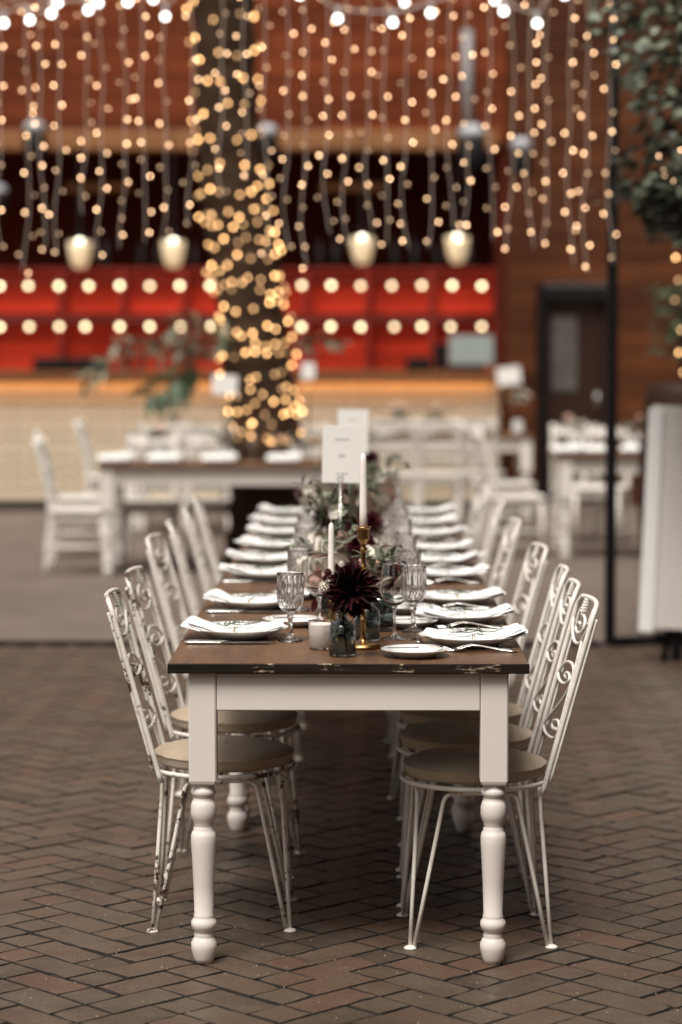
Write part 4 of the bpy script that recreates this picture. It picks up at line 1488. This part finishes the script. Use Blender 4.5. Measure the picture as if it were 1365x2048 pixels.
def napkin_meshes(seed):
    r = random.Random(seed)
    b = MB()
    ph = [r.uniform(0, 6) for _ in range(8)]
    for layer in range(3):
        sx, sy = .143 - .006 * layer, .084 - .007 * layer
        ox, oy = r.uniform(-.006, .006), r.uniform(-.008, .008)
        sk_ = r.uniform(-.10, .10)
        def surf(u, v, top, layer=layer, sx=sx, sy=sy, ox=ox, oy=oy, sk_=sk_):
            s, q = (u - .5) * 2, (v - .5) * 2
            pin = math.exp(-(s / .20) ** 2)
            x = ox + sx * s * (1 - .05 * q * q)
            wdt = sy * (1 - .42 * pin) * (1 + .07 * sin(2.3 * s + ph[1]))
            y = oy + wdt * q + sk_ * .12 * s
            edge = min(1.0, (1 - abs(q)) * 7, (1 - abs(s)) * 10) ** .5
            rim = .019 * max(0, sqrt((x / .139) ** 2 + (y / .139) ** 2) - .55) / .45
            up = (.012 * max(0, -s - .30) + .001 * max(0, s - .5))
            h = .0015 + rim + up * (1 - .5 * q * q)
            h += layer * (.0048 + .0035 * max(0, -s)) * (1 - .25 * pin)
            wr = .0042 * mnoise.noise(Vector((x * 17 + seed * 5, y * 30, layer * .12))) + .0026 * mnoise.noise(Vector((x * 55 + seed, y * 60, layer * .5)))
            wr += pin * .0045 * cos(q * 9 + ph[2] + .2 * layer) + .0030 * sin(34 * y + 9 * s + ph[3]) * (1 - abs(q))
            h += wr * (.8 + .06 * layer)
            return (x, y, h + (.0050 * edge if top else -.0004))
        b.grid(lambda u, v: surf(u, v, True), 40, 22)
        g0 = MB(); g0.grid(lambda u, v: surf(u, v, False), 40, 22); g0.f = [f[::-1] for f in g0.f]
        b.add(g0)
    t = MB()
    t.tube([(.004 + .002 * sin(2 * a), .050 * cos(a), .0085 + .0125 * sin(a)) for a in [2 * pi * k / 20 for k in range(20)]], .0012, 5, closed=True)
    t.tube([(-.001, .050 * cos(a), .0088 + .0125 * sin(a)) for a in [2 * pi * k / 20 for k in range(20)]], .0012, 5, closed=True)
    g = MB()
    for k in range(3):
        a0 = r.uniform(-.45, .45) + (0 if k else .1)
        L = r.uniform(.06, .085)
        d = Vector((cos(a0) * (1 if k != 1 else -1), sin(a0), .10)).normalized()
        p0 = Vector((0, r.uniform(-.014, .014), .0285)) - d * L * .35
        pts = [p0 + d * L * 1.35 * q / 6 + Vector((0, 0, .006 * sin(q * .9 + k))) for q in range(7)]
        g.tube(pts, [.0013, .0013, .0012, .0011, .001, .0009, .0006], 5)
        for q in range(26):
            f = q / 26 * 6
            i0 = min(int(f), 5)
            p = pts[i0].lerp(pts[i0 + 1], f - i0)
            e = Vector((r.uniform(-1, 1), r.uniform(-1, 1), r.uniform(-.1, .7))) + d * .9
            q2 = e.normalized().to_track_quat('X', 'Z')
            g.add(leaf_blade(r.uniform(.012, .021), .0042, .1, 2), Matrix.Translation(p) @ q2.to_matrix().to_4x4())
    return b.mesh('napkin', M['napkin']), t.mesh('twine', M['twine']), g.mesh('rosemary_sprig', M['rosemary'])


NAP = [napkin_meshes(s) for s in (1, 2, 3, 4)]


def knife_meshes():
    h = MB()
    h.tube([(-.120, 0, .0052), (-.117, 0, .0052), (-.10, 0, .0055), (-.06, 0, .005), (-.02, 0, .0044), (-.008, 0, .0042)], [.004, .0092, .0098, .0085, .0072, .006], 12, flat=.52)
    bl = MB()
    def fn(u, v):
        x = -.010 + .130 * u
        wd = .0095 * (1 - .0 * u) * min(1, (1 - u) * 6 + .15) ** .5 if u > .7 else .0095
        return (x, (v - .5) * 2 * wd - .001, .0040 + .0009 * (1 - abs(2 * v - 1)))
    bl.grid(fn, 14, 4)
    def fn2(u, v):
        p = fn(u, v); return (p[0], p[1], .0030)
    g2 = MB(); g2.grid(fn2, 14, 4)
    g2.f = [f[::-1] for f in g2.f]
    bl.add(g2)
    return h.mesh('handle', M['silver']), bl.mesh('blade', M['silver'])


def fork_meshes():
    """lies along X: handle end at -X, tines at +X, arched neck"""
    prof = [(-.100, .0035, .0085), (-.096, .0036, .0115), (-.085, .0040, .0118), (-.06, .0060, .0085), (-.03, .0115, .0052), (-.005, .0165, .0042), (.018, .0180, .0046), (.034, .0145, .0080), (.048, .0100, .0118), (.056, .0078, .0122)]
    def strip(pr, b, y0=0.0, th=.0013):
        b0 = len(b.v)
        for (x, z, w_) in pr:
            for (yy, zz) in ((-w_, -th), (w_, -th), (w_, th), (-w_, th)):
                b.v.append(Vector((x, y0 + yy, z + zz)))
        for i in range(len(pr) - 1):
            a = b0 + i * 4
            for k in range(4):
                j = (k + 1) % 4
                b.face((a + k, a + j, a + 4 + j, a + 4 + k), True)
        b.face((b0 + 3, b0 + 2, b0 + 1, b0)); e = b0 + 4 * (len(pr) - 1); b.face((e, e + 1, e + 2, e + 3))
    h = MB(); strip(prof, h)
    t = MB()
    for k in range(4):
        y0 = -.0096 + .0064 * k
        strip([(.0555, .0078, .0021), (.070, .0050, .0019), (.086, .0045, .0016), (.097, .0068, .0009)], t, y0, .0010)
    return h.mesh('handle', M['silver']), t.mesh('tines', M['silver'])


KN, FK = knife_meshes(), fork_meshes()


def goblet_meshes():
    H = .190
    seg = 48
    bowl = MB()
    out = [(.0, .082), (.010, .0825), (.020, .085), (.028, .090), (.0335, .098), (.0365, .108), (.0375, .118), (.0378, .130), (.0372, .145), (.0367, .160), (.0366, .176), (.0368, .1885), (.0366, .1893)]
    inn = [(.0360, .1893), (.0357, .183), (.0340, .172), (.0328, .145), (.0328, .128), (.0325, .118), (.0315, .108), (.0285, .100), (.024, .0945), (.015, .0905), (0, .0895)]
    n_out = len(out)
    def mod(a, k, z):
        if k >= n_out:
            return 1.0
        if .126 < z < .178:                      # long upright flutes
            return 1 - .085 * abs(cos(7 * a)) ** 1.3
        if .088 < z <= .126:                     # cut diamonds
            return 1 - .10 * abs(sin(12 * a + (k % 2) * pi / 2))
        return 1.0
    bowl.lathe(out + inn, 84, mod=mod)
    bowl.s = [False if .09 < sum(bowl.v[i].z for i in f) / len(f) < .128 else sm for f, sm in zip(bowl.f, bowl.s)]
    st = MB()
    st.lathe([(0, .0006), (.034, .0006), (.0350, .0016), (.0340, .0032), (.026, .0065), (.014, .0105), (.0085, .016), (.0068, .026), (.0075, .034), (.0062, .044), (.0068, .056), (.0085, .062), (.0105, .066), (.0085, .070), (.0105, .076), (.0145, .0800), (0, .0816)], 32,
             mod=lambda a, k, z: 1 - .05 * abs(cos(6 * a)) if z > .004 else 1.0)
    return bowl.mesh('bowl', M['clear_glass']), st.mesh('stem', M['clear_glass'])


def wine_meshes():
    bowl = MB()
    out = [(0, .092), (.008, .0925), (.018, .096), (.028, .104), (.0355, .116), (.0395, .130), (.0405, .145), (.0395, .165), (.0370, .185), (.0335, .205), (.0318, .2145), (.0314, .2150)]
    inn = [(.0308, .2146), (.0326, .205), (.0361, .185), (.0387, .165), (.0397, .145), (.0387, .130), (.0346, .1165), (.0270, .1055), (.0165, .098), (0, .0955)]
    bowl.lathe(out + inn, 40)
    st = MB(); st.lathe([(0, .0005), (.036, .0005), (.037, .0012), (.036, .0020), (.022, .0042), (.010, .008), (.0055, .014), (.0040, .026), (.0036, .05), (.0040, .072), (.0060, .084), (.0095, .0905), (0, .0916)], 28)
    return bowl.mesh('bowl', M['clear_glass']), st.mesh('stem', M['clear_glass'])


GB, WN = goblet_meshes(), wine_meshes()


def multi(name, label, cat, parts, loc, rz=0.0, group=None):
    t = thing(name, label, cat, loc, rz, group)
    for nm, me in parts:
        link(nm, me, t)
    return t


left_s = [6.69, 7.45, 8.42, 9.00, 9.65, 10.35, 10.95, 11.65]
right_s = [6.52, 7.06, 7.58, 8.39, 8.94, 9.51, 10.28, 10.95, 11.65]
rnd = random.Random(33)
for side, ys in (('left', left_s), ('right', right_s)):
    sg = -1 if side == 'left' else 1
    xc = -.336 if side == 'left' else .298
    for i, y in enumerate(ys):
        w_ = '%s place from the camera on the %s' % (ORD[i], side)
        jx, jy = (0, 0) if i == 0 else (rnd.uniform(-.012, .012), rnd.uniform(-.015, .015))
        x, yy = xc + jx, y + jy
        tag(link('dinner_plate', DPM, None, (x, yy, TT)), 'white dinner plate under a napkin, ' + w_, 'plate', 'dinner plates on the long table')
        nm = NAP[(i + (0 if sg < 0 else 2)) % 4]
        n = link('napkin', nm[0], None, (x + sg * .012, yy, TT + .0065), (0, 0, (0 if sg < 0 else pi) + rnd.uniform(-.2, .2) * (i > 0)))
        tag(n, 'white napkin tied with twine and rosemary, ' + w_, 'napkin', 'napkins on the long table')
        link('twine', nm[1], n); link('rosemary_sprig', nm[2], n)
        if side == 'left':
            ky = yy - .150
            for q in range(2):
                multi('table_knife', ('outer' if q == 0 else 'inner') + ' silver knife, ' + w_, 'knife', (('handle', KN[0]), ('blade', KN[1])),
                      (-.358 + jx + .008 * q, ky - .014 + .021 * q, TT), rnd.uniform(-.03, .03), 'knives on the long table')
            multi('fork', 'silver fork beyond the plate, ' + w_, 'fork', (('handle', FK[0]), ('tines', FK[1])), (-.362 + jx, yy + .165, TT), rnd.uniform(-.05, .05), 'forks on the long table')
            gx, gy, wx, wy, bx, by = -.190, yy - .10, -.116, yy + .20, -.192, yy + .285
        else:
            fy = yy - .165
            for q in range(2):
                multi('fork', ('outer' if q == 0 else 'inner') + ' silver fork, ' + w_, 'fork', (('handle', FK[0]), ('tines', FK[1])),
                      (.316 + jx - .006 * q, fy + .024 * q, TT), pi + rnd.uniform(-.03, .03) + (.03 if q else -.02), 'forks on the long table')
            gx, gy, wx, wy, bx, by = .152, yy + .29, .096, yy + .13, .145, yy - .25
            if i == 1:
                by = yy - .12; bx = .135
        bp = tag(link('bread_plate', BPM, None, (bx, by, TT)), 'small white bread plate, ' + w_, 'plate', 'bread plates on the long table')
        multi('butter_knife', 'small silver knife lying on the bread plate, ' + w_, 'knife', (('handle', KN[0]), ('blade', KN[1])), (bx, by + .01, TT + .0185), (.35 if sg < 0 else pi + .08), 'butter knives').scale = (.62, .8, .8)
        multi('cut_goblet', 'cut crystal goblet, ' + w_, 'glass', (('bowl', GB[0]), ('stem', GB[1])), (gx + jx * .5, gy, TT), rnd.uniform(0, .5), 'crystal goblets')
        multi('wine_glass', 'plain stemmed wine glass, ' + w_, 'glass', (('bowl', WN[0]), ('stem', WN[1])), (wx + jx * .5, wy, TT), 0, 'wine glasses')
for nm_, pxs, Yg, zg in (('left table', (262, 300, 372, 412, 505, 545), 17.3, .79), ('right table', (1120, 1168, 1190, 1255), 18.6, .80), ('table before the bar', (755, 825, 905, 985), 22.6, .80), ('table behind the trunk', (285, 345, 395, 470, 600), 21.4, .79)):
    for i, px in enumerate(pxs):
        multi('wine_glass', 'blurred wine glass on the %s, %s from the left' % (nm_, ORD[i]), 'glass', (('bowl', WN[0]), ('stem', WN[1])), (at(px, 880, Yg).x, Yg + .12 * (i % 2), zg + .001), 0, 'wine glasses on the background tables')
multi('dessert_fork', 'small fork with its tines pointing to the camera behind the front bread plate', 'fork', (('handle', FK[0]), ('tines', FK[1])), (.158, 6.56, TT), -pi / 2 + .05)

# ---- candles, bottles, votive at the front
p = at(727, 1298, 6.45)
cs = thing('candlestick', 'tall brass candlestick behind the dark dahlia', 'candlestick', (p.x, 6.45, TT))
b = MB(); b.lathe([(0, 0), (.051, 0), (.0525, .003), (.052, .006), (.048, .0085), (.047, .011), (.040, .0135), (.022, .0165), (.012, .019)], 40); b.lathe([(.012, .019), (.0095, .022), (.0085, .026), (.0078, .03)], 24); b.build('base', M['brass'], cs)
pr = [(.0078, .03)]
for k in range(5):
    z0 = .03 + k * .047
    pr += [(.0066, z0 + .012), (.0062, z0 + .03), (.0072, z0 + .042), (.0092, z0 + .0455), (.0092, z0 + .0475), (.0075, z0 + .050)]
pr += [(.0068, .275), (.009, .283), (.012, .287)]
b = MB(); b.lathe(pr, 20); b.build('stem', M['brass'], cs)
b = MB(); b.lathe([(.0, .286), (.0135, .287), (.0155, .293), (.0175, .318), (.0185, .321), (.0225, .323), (.0225, .3255), (.0150, .3255), (.0140, .300), (0, .300)], 24); b.build('cup', M['brass'], cs)
def taper(label, loc, L, r0, wick_l, rz=0):
    t = thing('taper_candle', label, 'candle', loc, rz)
    b = MB(); b.lathe([(0, 0), (r0, 0), (r0 * .98, L * .3), (r0 * .90, L * .7), (r0 * .82, L * .9), (r0 * .66, L * .965), (r0 * .36, L * .99), (0, L)], 24); b.build('body', M['wax'], t)
    b = MB(); b.tube([(0, 0, L - .004), (-.0012, 0, L + wick_l * .5), (-.004, 0, L + wick_l)], .0014, 6); b.build('wick', M['wick'], t)
taper('tall pale taper candle in the tall brass candlestick', (p.x, 6.45, TT + .3008), .222, .0106, .0)
p2 = at(663, 1180, 6.78)
cs2 = thing('candlestick', 'short brass candlestick hidden behind the dark dahlia', 'candlestick', (p2.x, 6.78, TT))
b = MB(); b.lathe([(0, 0), (.042, 0), (.043, .004), (.036, .010), (.014, .016), (.008, .024)], 32); b.build('base', M['brass'], cs2)
b = MB(); b.lathe([(.008, .024), (.0065, .05), (.009, .065), (.0065, .08), (.009, .106)], 20); b.build('stem', M['brass'], cs2)
b = MB(); b.lathe([(0, .106), (.010, .106), (.0135, .112), (.0150, .134), (.0190, .137), (.0190, .139), (.0115, .139), (.0110, .118), (0, .118)], 24); b.build('cup', M['brass'], cs2)
taper('shorter pale taper candle with a bent wick left of the tall one', (p2.x, 6.78, TT + .1188), at(663, 1045, 6.78).z - TT - .1188, .0095, .022)

p = at(642, 1303, 6.42)
vt = thing('votive_candle', 'pale votive candle in a clear glass beside the dark bottle', 'candle', (p.x, 6.42, TT))
b = MB(); b.lathe([(0, .0), (.029, .0), (.0305, .003), (.0335, .074), (.0340, .0765), (.0325, .0765), (.0318, .073), (.0290, .007), (0, .006)], 36); b.build('holder', M['clear_glass'], vt)
b = MB(); b.lathe([(0, .0055), (.0293, .0068), (.0321, .066), (.0310, .0672), (0, .0655)], 32); b.build('wax_body', M['wax'], vt)
b = MB(); b.tube([(0, 0, .065), (.001, 0, .0715)], .0012, 5); b.build('wick', M['wick'], vt)


def bottle(label, x, y, R, H, rz=0):
    t = thing('glass_bottle', label, 'bottle', (x, y, TT), rz)
    k = H / .125
    out = [(0, 0), (R * .93, 0), (R, .004), (R, .078 * k), (R * .97, .084 * k), (R * .80, .092 * k), (R * .45, .099 * k), (R * .40, .104 * k), (R * .40, .119 * k), (R * .50, .121 * k), (R * .50, .125 * k)]
    inn = [(R * .34, .125 * k), (R * .33, .104 * k), (R * .40, .0955 * k), (R * .74, .0885 * k), (R * .90, .082 * k), (R * .91, .010), (R * .80, .007), (0, .007)]
    b = MB(); b.lathe(out + inn, 40); b.build('body', M['bottle_glass'], t)
    return t


pb = at(685, 1316, 6.275)
bottle('dark grey glass bottle vase at the front of the table', pb.x, 6.275, .0352, .118)
pb2 = at(734, 1290, 6.60)
bottle('second dark glass bottle vase behind the brass candlestick', pb2.x, 6.60, .036, .125)


def petal_mesh(L, W, mat, curl):
    b = MB()
    def fn(u, v):
        s = (v - .5) * 2
        ww = W * (u ** .5) * (1 - u ** 3.2) ** .55 + .0004
        fold = abs(s) ** 1.4 * ww * .55
        return (L * u, s * ww * .5, fold + curl * L * (u * u - .35 * u))
    b.grid(fn, 7, 4)
    return b.mesh('petal', M[mat])


def dahlia(parent_label, loc, R, mat, tilt, seed, as_thing=True, parent=None, n=120):
    r = random.Random(seed)
    if as_thing:
        t = thing('dahlia', parent_label, 'flower', loc)
    else:
        t = link('dahlia', None, parent, loc)
    Rm = Euler(tilt).to_matrix().to_4x4()
    pms = [petal_mesh(R * .98, R * .30, mat, -.10), petal_mesh(R * .88, R * .27, mat, .10), petal_mesh(R * .62, R * .20, mat, .32)]
    c = MB(); c.lathe([(0, -R * .32)] + [(R * .30 * sin(pi * k / 8), -R * .32 * cos(pi * k / 8)) for k in range(1, 8)] + [(0, R * .32)], 12)
    c.build('heart', M[mat], t, rot=Rm.to_euler())
    ga = pi * (3 - sqrt(5))
    for i in range(n):
        f = (i + .5) / n
        el = 1.42 - 2.12 * f ** .85               # from the centre round to the back
        az = i * ga + r.uniform(-.15, .15)
        d = Vector((cos(az) * cos(el), sin(az) * cos(el), sin(el)))
        k = 2 if f < .22 else (1 if f < .5 else 0)
        up = Vector((0, 0, 1)) if abs(d.z) < .95 else Vector((1, 0, 0))
        xax = d; yax = up.cross(xax).normalized(); zax = xax.cross(yax)
        m3 = Matrix((xax, yax, zax)).transposed().to_4x4()
        m3 = m3 @ Matrix.Rotation(r.uniform(-.3, .3), 4, 'X') @ Matrix.Rotation(r.uniform(-.14, .14), 4, 'Y')
        Mx = Rm @ m3 @ Matrix.Translation((R * .06, 0, 0))
        s = r.uniform(.86, 1.08)
        link('petal', pms[k], t, Mx.to_translation(), Mx.to_euler(), s)
    return t


pd = at(704, 1178, 6.25)
dh = dahlia('large spiky dark burgundy dahlia in the front bottle', pd, .071, 'dahlia_dark', (radians(78), radians(8), 0), 4, n=130)
b = MB(); b.tube(crom([Vector((0, .012, -.01)), Vector((-.006, .03, -.05)), Vector((pb.x - pd.x + .002, .024, TT + .112 - pd.z)), Vector((pb.x - pd.x + .012, .02, TT + .012 - pd.z))], 5), .0026, 6); b.build('stem', M['water_stem'], dh)
# sprig of small buds beside the dahlia
bs = thing('bud_sprig', 'small white and burgundy button buds beside the front dahlia', 'flower', (pb.x, 6.275, TT + .1))
for k, (x, y, rr, mt) in enumerate(((648, 1172, .0150, 'ivory_petal'), (657, 1146, .0125, 'burgundy'), (650, 1156, .008, 'burgundy'), (660, 1212, .0090, 'burgundy'), (683, 1128, .009, 'ivory_petal'), (652, 1190, .008, 'burgundy'))):
    e = at(x, y, 6.195) - bs.location
    b = MB()
    r = random.Random(k)
    for q in range(46):
        z = 1 - 2 * (q + .5) / 46; a = q * 2.399963
        d = Vector((sqrt(1 - z * z) * cos(a), sqrt(1 - z * z) * sin(a), z))
        b.add(leaf_blade(rr * .55, rr * .5, .2, 2), Matrix.Translation(e + d * rr * .55) @ d.to_track_quat('X', 'Z').to_matrix().to_4x4())
    b.lathe([(0, -rr * .7)] + [(rr * .7 * sin(pi * q / 5), -rr * .7 * cos(pi * q / 5)) for q in range(1, 5)] + [(0, rr * .7)], 8, e)
    bd_ = b.build('bud', M[mt], bs)
    b = MB(); b.tube(crom([e, e * .6 + Vector((-.018, 0, -.02)), Vector((-.012, 0, .026)), Vector((0, 0, .018)), Vector((.003, 0, -.05))], 5), .0011, 5); b.build('stem', M['water_stem'], bs)
# tendrils over the bottle neck
b = MB()
for k, (dx, dz) in enumerate(((-.034, .045), (-.02, .05), (.028, .04), (.04, .03))):
    b.tube(crom([(.0, 0, .02), (dx * .4, -.006, .034), (dx, -.006, dz * .7), (dx * 1.15, -.004, dz * .2), (dx * .8, 0, -.012)], 5), .0011, 5)
b.build('tendril', M['stem_green'], bs)

# ---- flower arrangements along the middle of the table
def arrangement(label, cxp, Y, flowers, nleaf, seed, spread, zc, sage=.6):
    r = random.Random(seed)
    x0 = at(cxp, 1000, Y).x
    t = thing('flower_arrangement', label, 'flowers', (x0, Y, TT), 0, 'flower arrangements along the table')
    b = MB(); b.lathe([(0, 0), (.040, 0), (.044, .006), (.046, .05), (.040, .085), (.034, .10), (.0315, .10), (.037, .085), (.042, .05), (.040, .010), (0, .007)], 28); b.build('vase', M['bottle_glass'], t)
    stems = MB()
    for (x, y, dY, R, kind) in flowers:
        e = at(x, y, Y + dY) - t.location
        if kind == 'dahlia':
            f = MB()
            n = 70
            for i in range(n):
                ff = (i + .5) / n
                el = 1.42 - 2.0 * ff ** .85; az = i * 2.399963
                d = Vector((cos(az) * cos(el), sin(az) * cos(el), sin(el)))
                f.add(leaf_blade(R * (.55 if ff < .25 else .95), R * .26, -.1, 4), Matrix.Rotation(radians(r.uniform(30, 75)), 4, 'X') @ d.to_track_quat('X', 'Z').to_matrix().to_4x4())
            f.build('dahlia_bloom', M['burgundy'] if r.random() < .8 else M['dahlia_dark'], t, loc=e)
        else:
            f = flower_blob(R * 1.28, r)
            f.build('rose_bloom', M[kind], t, loc=e, rot=(radians(r.uniform(25, 70)), r.uniform(-.4, .4), r.uniform(0, 6)))
        stems.tube(crom([e, e * .6 + Vector((0, 0, .01)), Vector((r.uniform(-.015, .015), r.uniform(-.015, .015), .09)), Vector((r.uniform(-.02, .02), r.uniform(-.02, .02), .02))], 4), .0018, 5)
    stems.build('stem', M['stem_green'], t)
    # leaf sprigs
    for k in range(int(nleaf * .5)):
        a = r.uniform(0, 2 * pi); el = r.uniform(.05, 1.25)
        L = r.uniform(.10, .19) * spread
        d = Vector((cos(a) * cos(el), sin(a) * cos(el), sin(el)))
        p0 = Vector((0, 0, .09)); p1 = Vector((0, 0, zc)) + d * L * .8; p2_ = p1 + d * L * .5 + Vector((0, 0, -.03))
        pts = crom([p0, p1 * .6 + p0 * .4, p1, p2_], 5)
        b = MB(); b.tube(pts, .0013, 4)
        sage_ = r.random() < sage
        for q in range(13):
            fi = 4 + q * (len(pts) - 5) / 13
            i0 = int(fi); p = pts[i0].lerp(pts[min(i0 + 1, len(pts) - 1)], fi - i0)
            e = d * .5 + Vector((r.uniform(-1, 1), r.uniform(-1, 1), r.uniform(-.6, .8)))
            b.add(leaf_blade(r.uniform(.025, .05), r.uniform(.013, .024) if sage_ else r.uniform(.010, .016), r.uniform(0, .4), 3), Matrix.Translation(p) @ e.normalized().to_track_quat('X', 'Z').to_matrix().to_4x4())
        o = b.build('leaf_sprig', M['leaf_sage'] if sage_ else M['leaf_dark'], t)
    return t


arrangement('low arrangement of a dark dahlia, sage leaves and white rosebuds right of the front dahlia', 760, 6.85,
            [(785, 1152, 0.0, .056, 'dahlia'), (805, 1165, -.03, .022, 'ivory_petal'), (705, 1150, .05, .045, 'dahlia'), (770, 1165, -.02, .024, 'ivory_petal'), (748, 1140, .03, .02, 'ivory_petal')], 9, 1, .55, .13, .85)
arrangement('bunch of ivory and blush roses left of the brass candlestick', 672, 7.35,
            [(652, 1108, -.02, .040, 'ivory_petal'), (690, 1110, .03, .040, 'ivory_petal'), (726, 1112, .05, .036, 'ivory_petal'), (645, 1148, -.05, .030, 'blush'), (668, 1150, -.08, .026, 'blush'), (620, 1135, .0, .030, 'ivory_petal'), (672, 1128, -.1, .034, 'ivory_petal'), (712, 1090, -.02, .042, 'dahlia'), (632, 1210, -.12, .018, 'burgundy'), (640, 1122, -.06, .030, 'ivory_petal'), (742, 1132, -.05, .030, 'blush'), (628, 1165, -.1, .024, 'blush'),
             (700, 1140, -.1, .045, 'dahlia'), (635, 1190, -.05, .02, 'burgundy'), (760, 1105, .1, .028, 'ivory_petal')], 18, 2, .85, .17)
arrangement('arrangement with burgundy dahlias and peach roses behind the short candle', 690, 8.05,
            [(650, 1035, 0, .048, 'dahlia'), (675, 1022, -.05, .026, 'ivory_petal'), (678, 1078, -.08, .034, 'blush'), (745, 1045, .02, .045, 'dahlia'), (700, 1050, .05, .040, 'burgundy'), (640, 1078, 0, .03, 'ivory_petal'),
             (760, 1075, .04, .034, 'ivory_petal'), (690, 1010, .1, .03, 'blush'), (720, 1025, .1, .03, 'ivory_petal'), (735, 1080, -.05, .03, 'burgundy')], 24, 3, 1.15, .24)
arrangement('tall arrangement of pink and white blooms behind the number card', 705, 9.0,
            [(735, 1000, 0, .04, 'blush'), (760, 1010, .05, .045, 'ivory_petal'), (620, 990, 0, .035, 'ivory_petal'), (640, 985, .05, .035, 'ivory_petal'), (600, 985, 0, .016, 'burgundy'), (665, 995, .1, .04, 'dahlia'),
             (780, 985, .05, .03, 'blush'), (700, 985, .1, .035, 'burgundy')], 22, 4, 1.3, .24)
arrangement('far arrangement with white blooms and a dark red dahlia right of the number card', 745, 10.3,
            [(742, 918, 0, .045, 'dahlia'), (757, 945, .05, .045, 'ivory_petal'), (735, 960, 0, .04, 'ivory_petal'), (770, 975, .05, .04, 'blush'), (745, 990, 0, .04, 'dahlia'), (715, 985, 0, .04, 'ivory_petal')], 20, 5, 1.2, .26)
arrangement('small arrangement at the far end of the long table', 690, 11.6,
            [(690, 960, 0, .04, 'ivory_petal'), (712, 965, 0, .04, 'blush'), (668, 970, 0, .04, 'burgundy'), (730, 975, 0, .04, 'ivory_petal')], 14, 6, 1.1, .22)

# ---- number cards on wire stands
def number_card(label, x0, x1, yt, yb, Y, ring_px):
    a, b_ = at(x0, yt, Y), at(x1, yb, Y)
    xm = at(ring_px, yb, Y).x
    t = thing('table_card', label, 'card', (xm, Y, TT), 0, 'cards on wire stands')
    Wc, Hc = b_.x - a.x, a.z - b_.z
    zc = (a.z + b_.z) / 2 - TT
    dx = (a.x + b_.x) / 2 - xm
    b = MB(); b.box((dx, 0, zc), (Wc, .0016, Hc), Matrix.Rotation(radians(1.0), 3, 'Y'), .0004); cd = b.build('card', M['paper'], t)
    # faint lettering: a wavering handwritten line or two and a small flourish
    b = MB()
    for (fx0, fz, fw) in ((-.18, .26, .36), (-.12, -.02, .2), (-.16, -.34, .3)):
        pts = [Vector((dx + Wc * (fx0 + fw * k / 12), -.0016, zc + Hc * fz + .004 * sin(k * 2.1) + .002 * sin(k * 4.7))) for k in range(13)]
        b.tube(pts, .0007, 4)
    b.build('lettering', M['ink'], cd)
    zr = b_.z - TT + .006
    b = MB()
    b.tube([(.009 * sin(q), -.003, zr + .009 - .009 * cos(q)) for q in [2 * pi * k / 18 for k in range(19)]], .0011, 5)
    b.tube([(0, -.003, zr), (0, -.003, .02), (0, 0, .003)], .0013, 6)
    b.tube([(.028 * cos(q), .028 * sin(q), .0022) for q in [2 * pi * k / 18 for k in range(18)]], .0015, 5, closed=True)
    b.tube([(-.028, 0, .0022), (.028, 0, .0022)], .0013, 5)
    b.build('wire_stand', M['silver'], t)
number_card('white card on a wire stand rising from the flowers, nearer one', 645, 726, 851, 966, 7.72, 681)
number_card('white card on a wire stand further down the table, behind the nearer card', 675, 737, 818, 908, 10.0, 705)
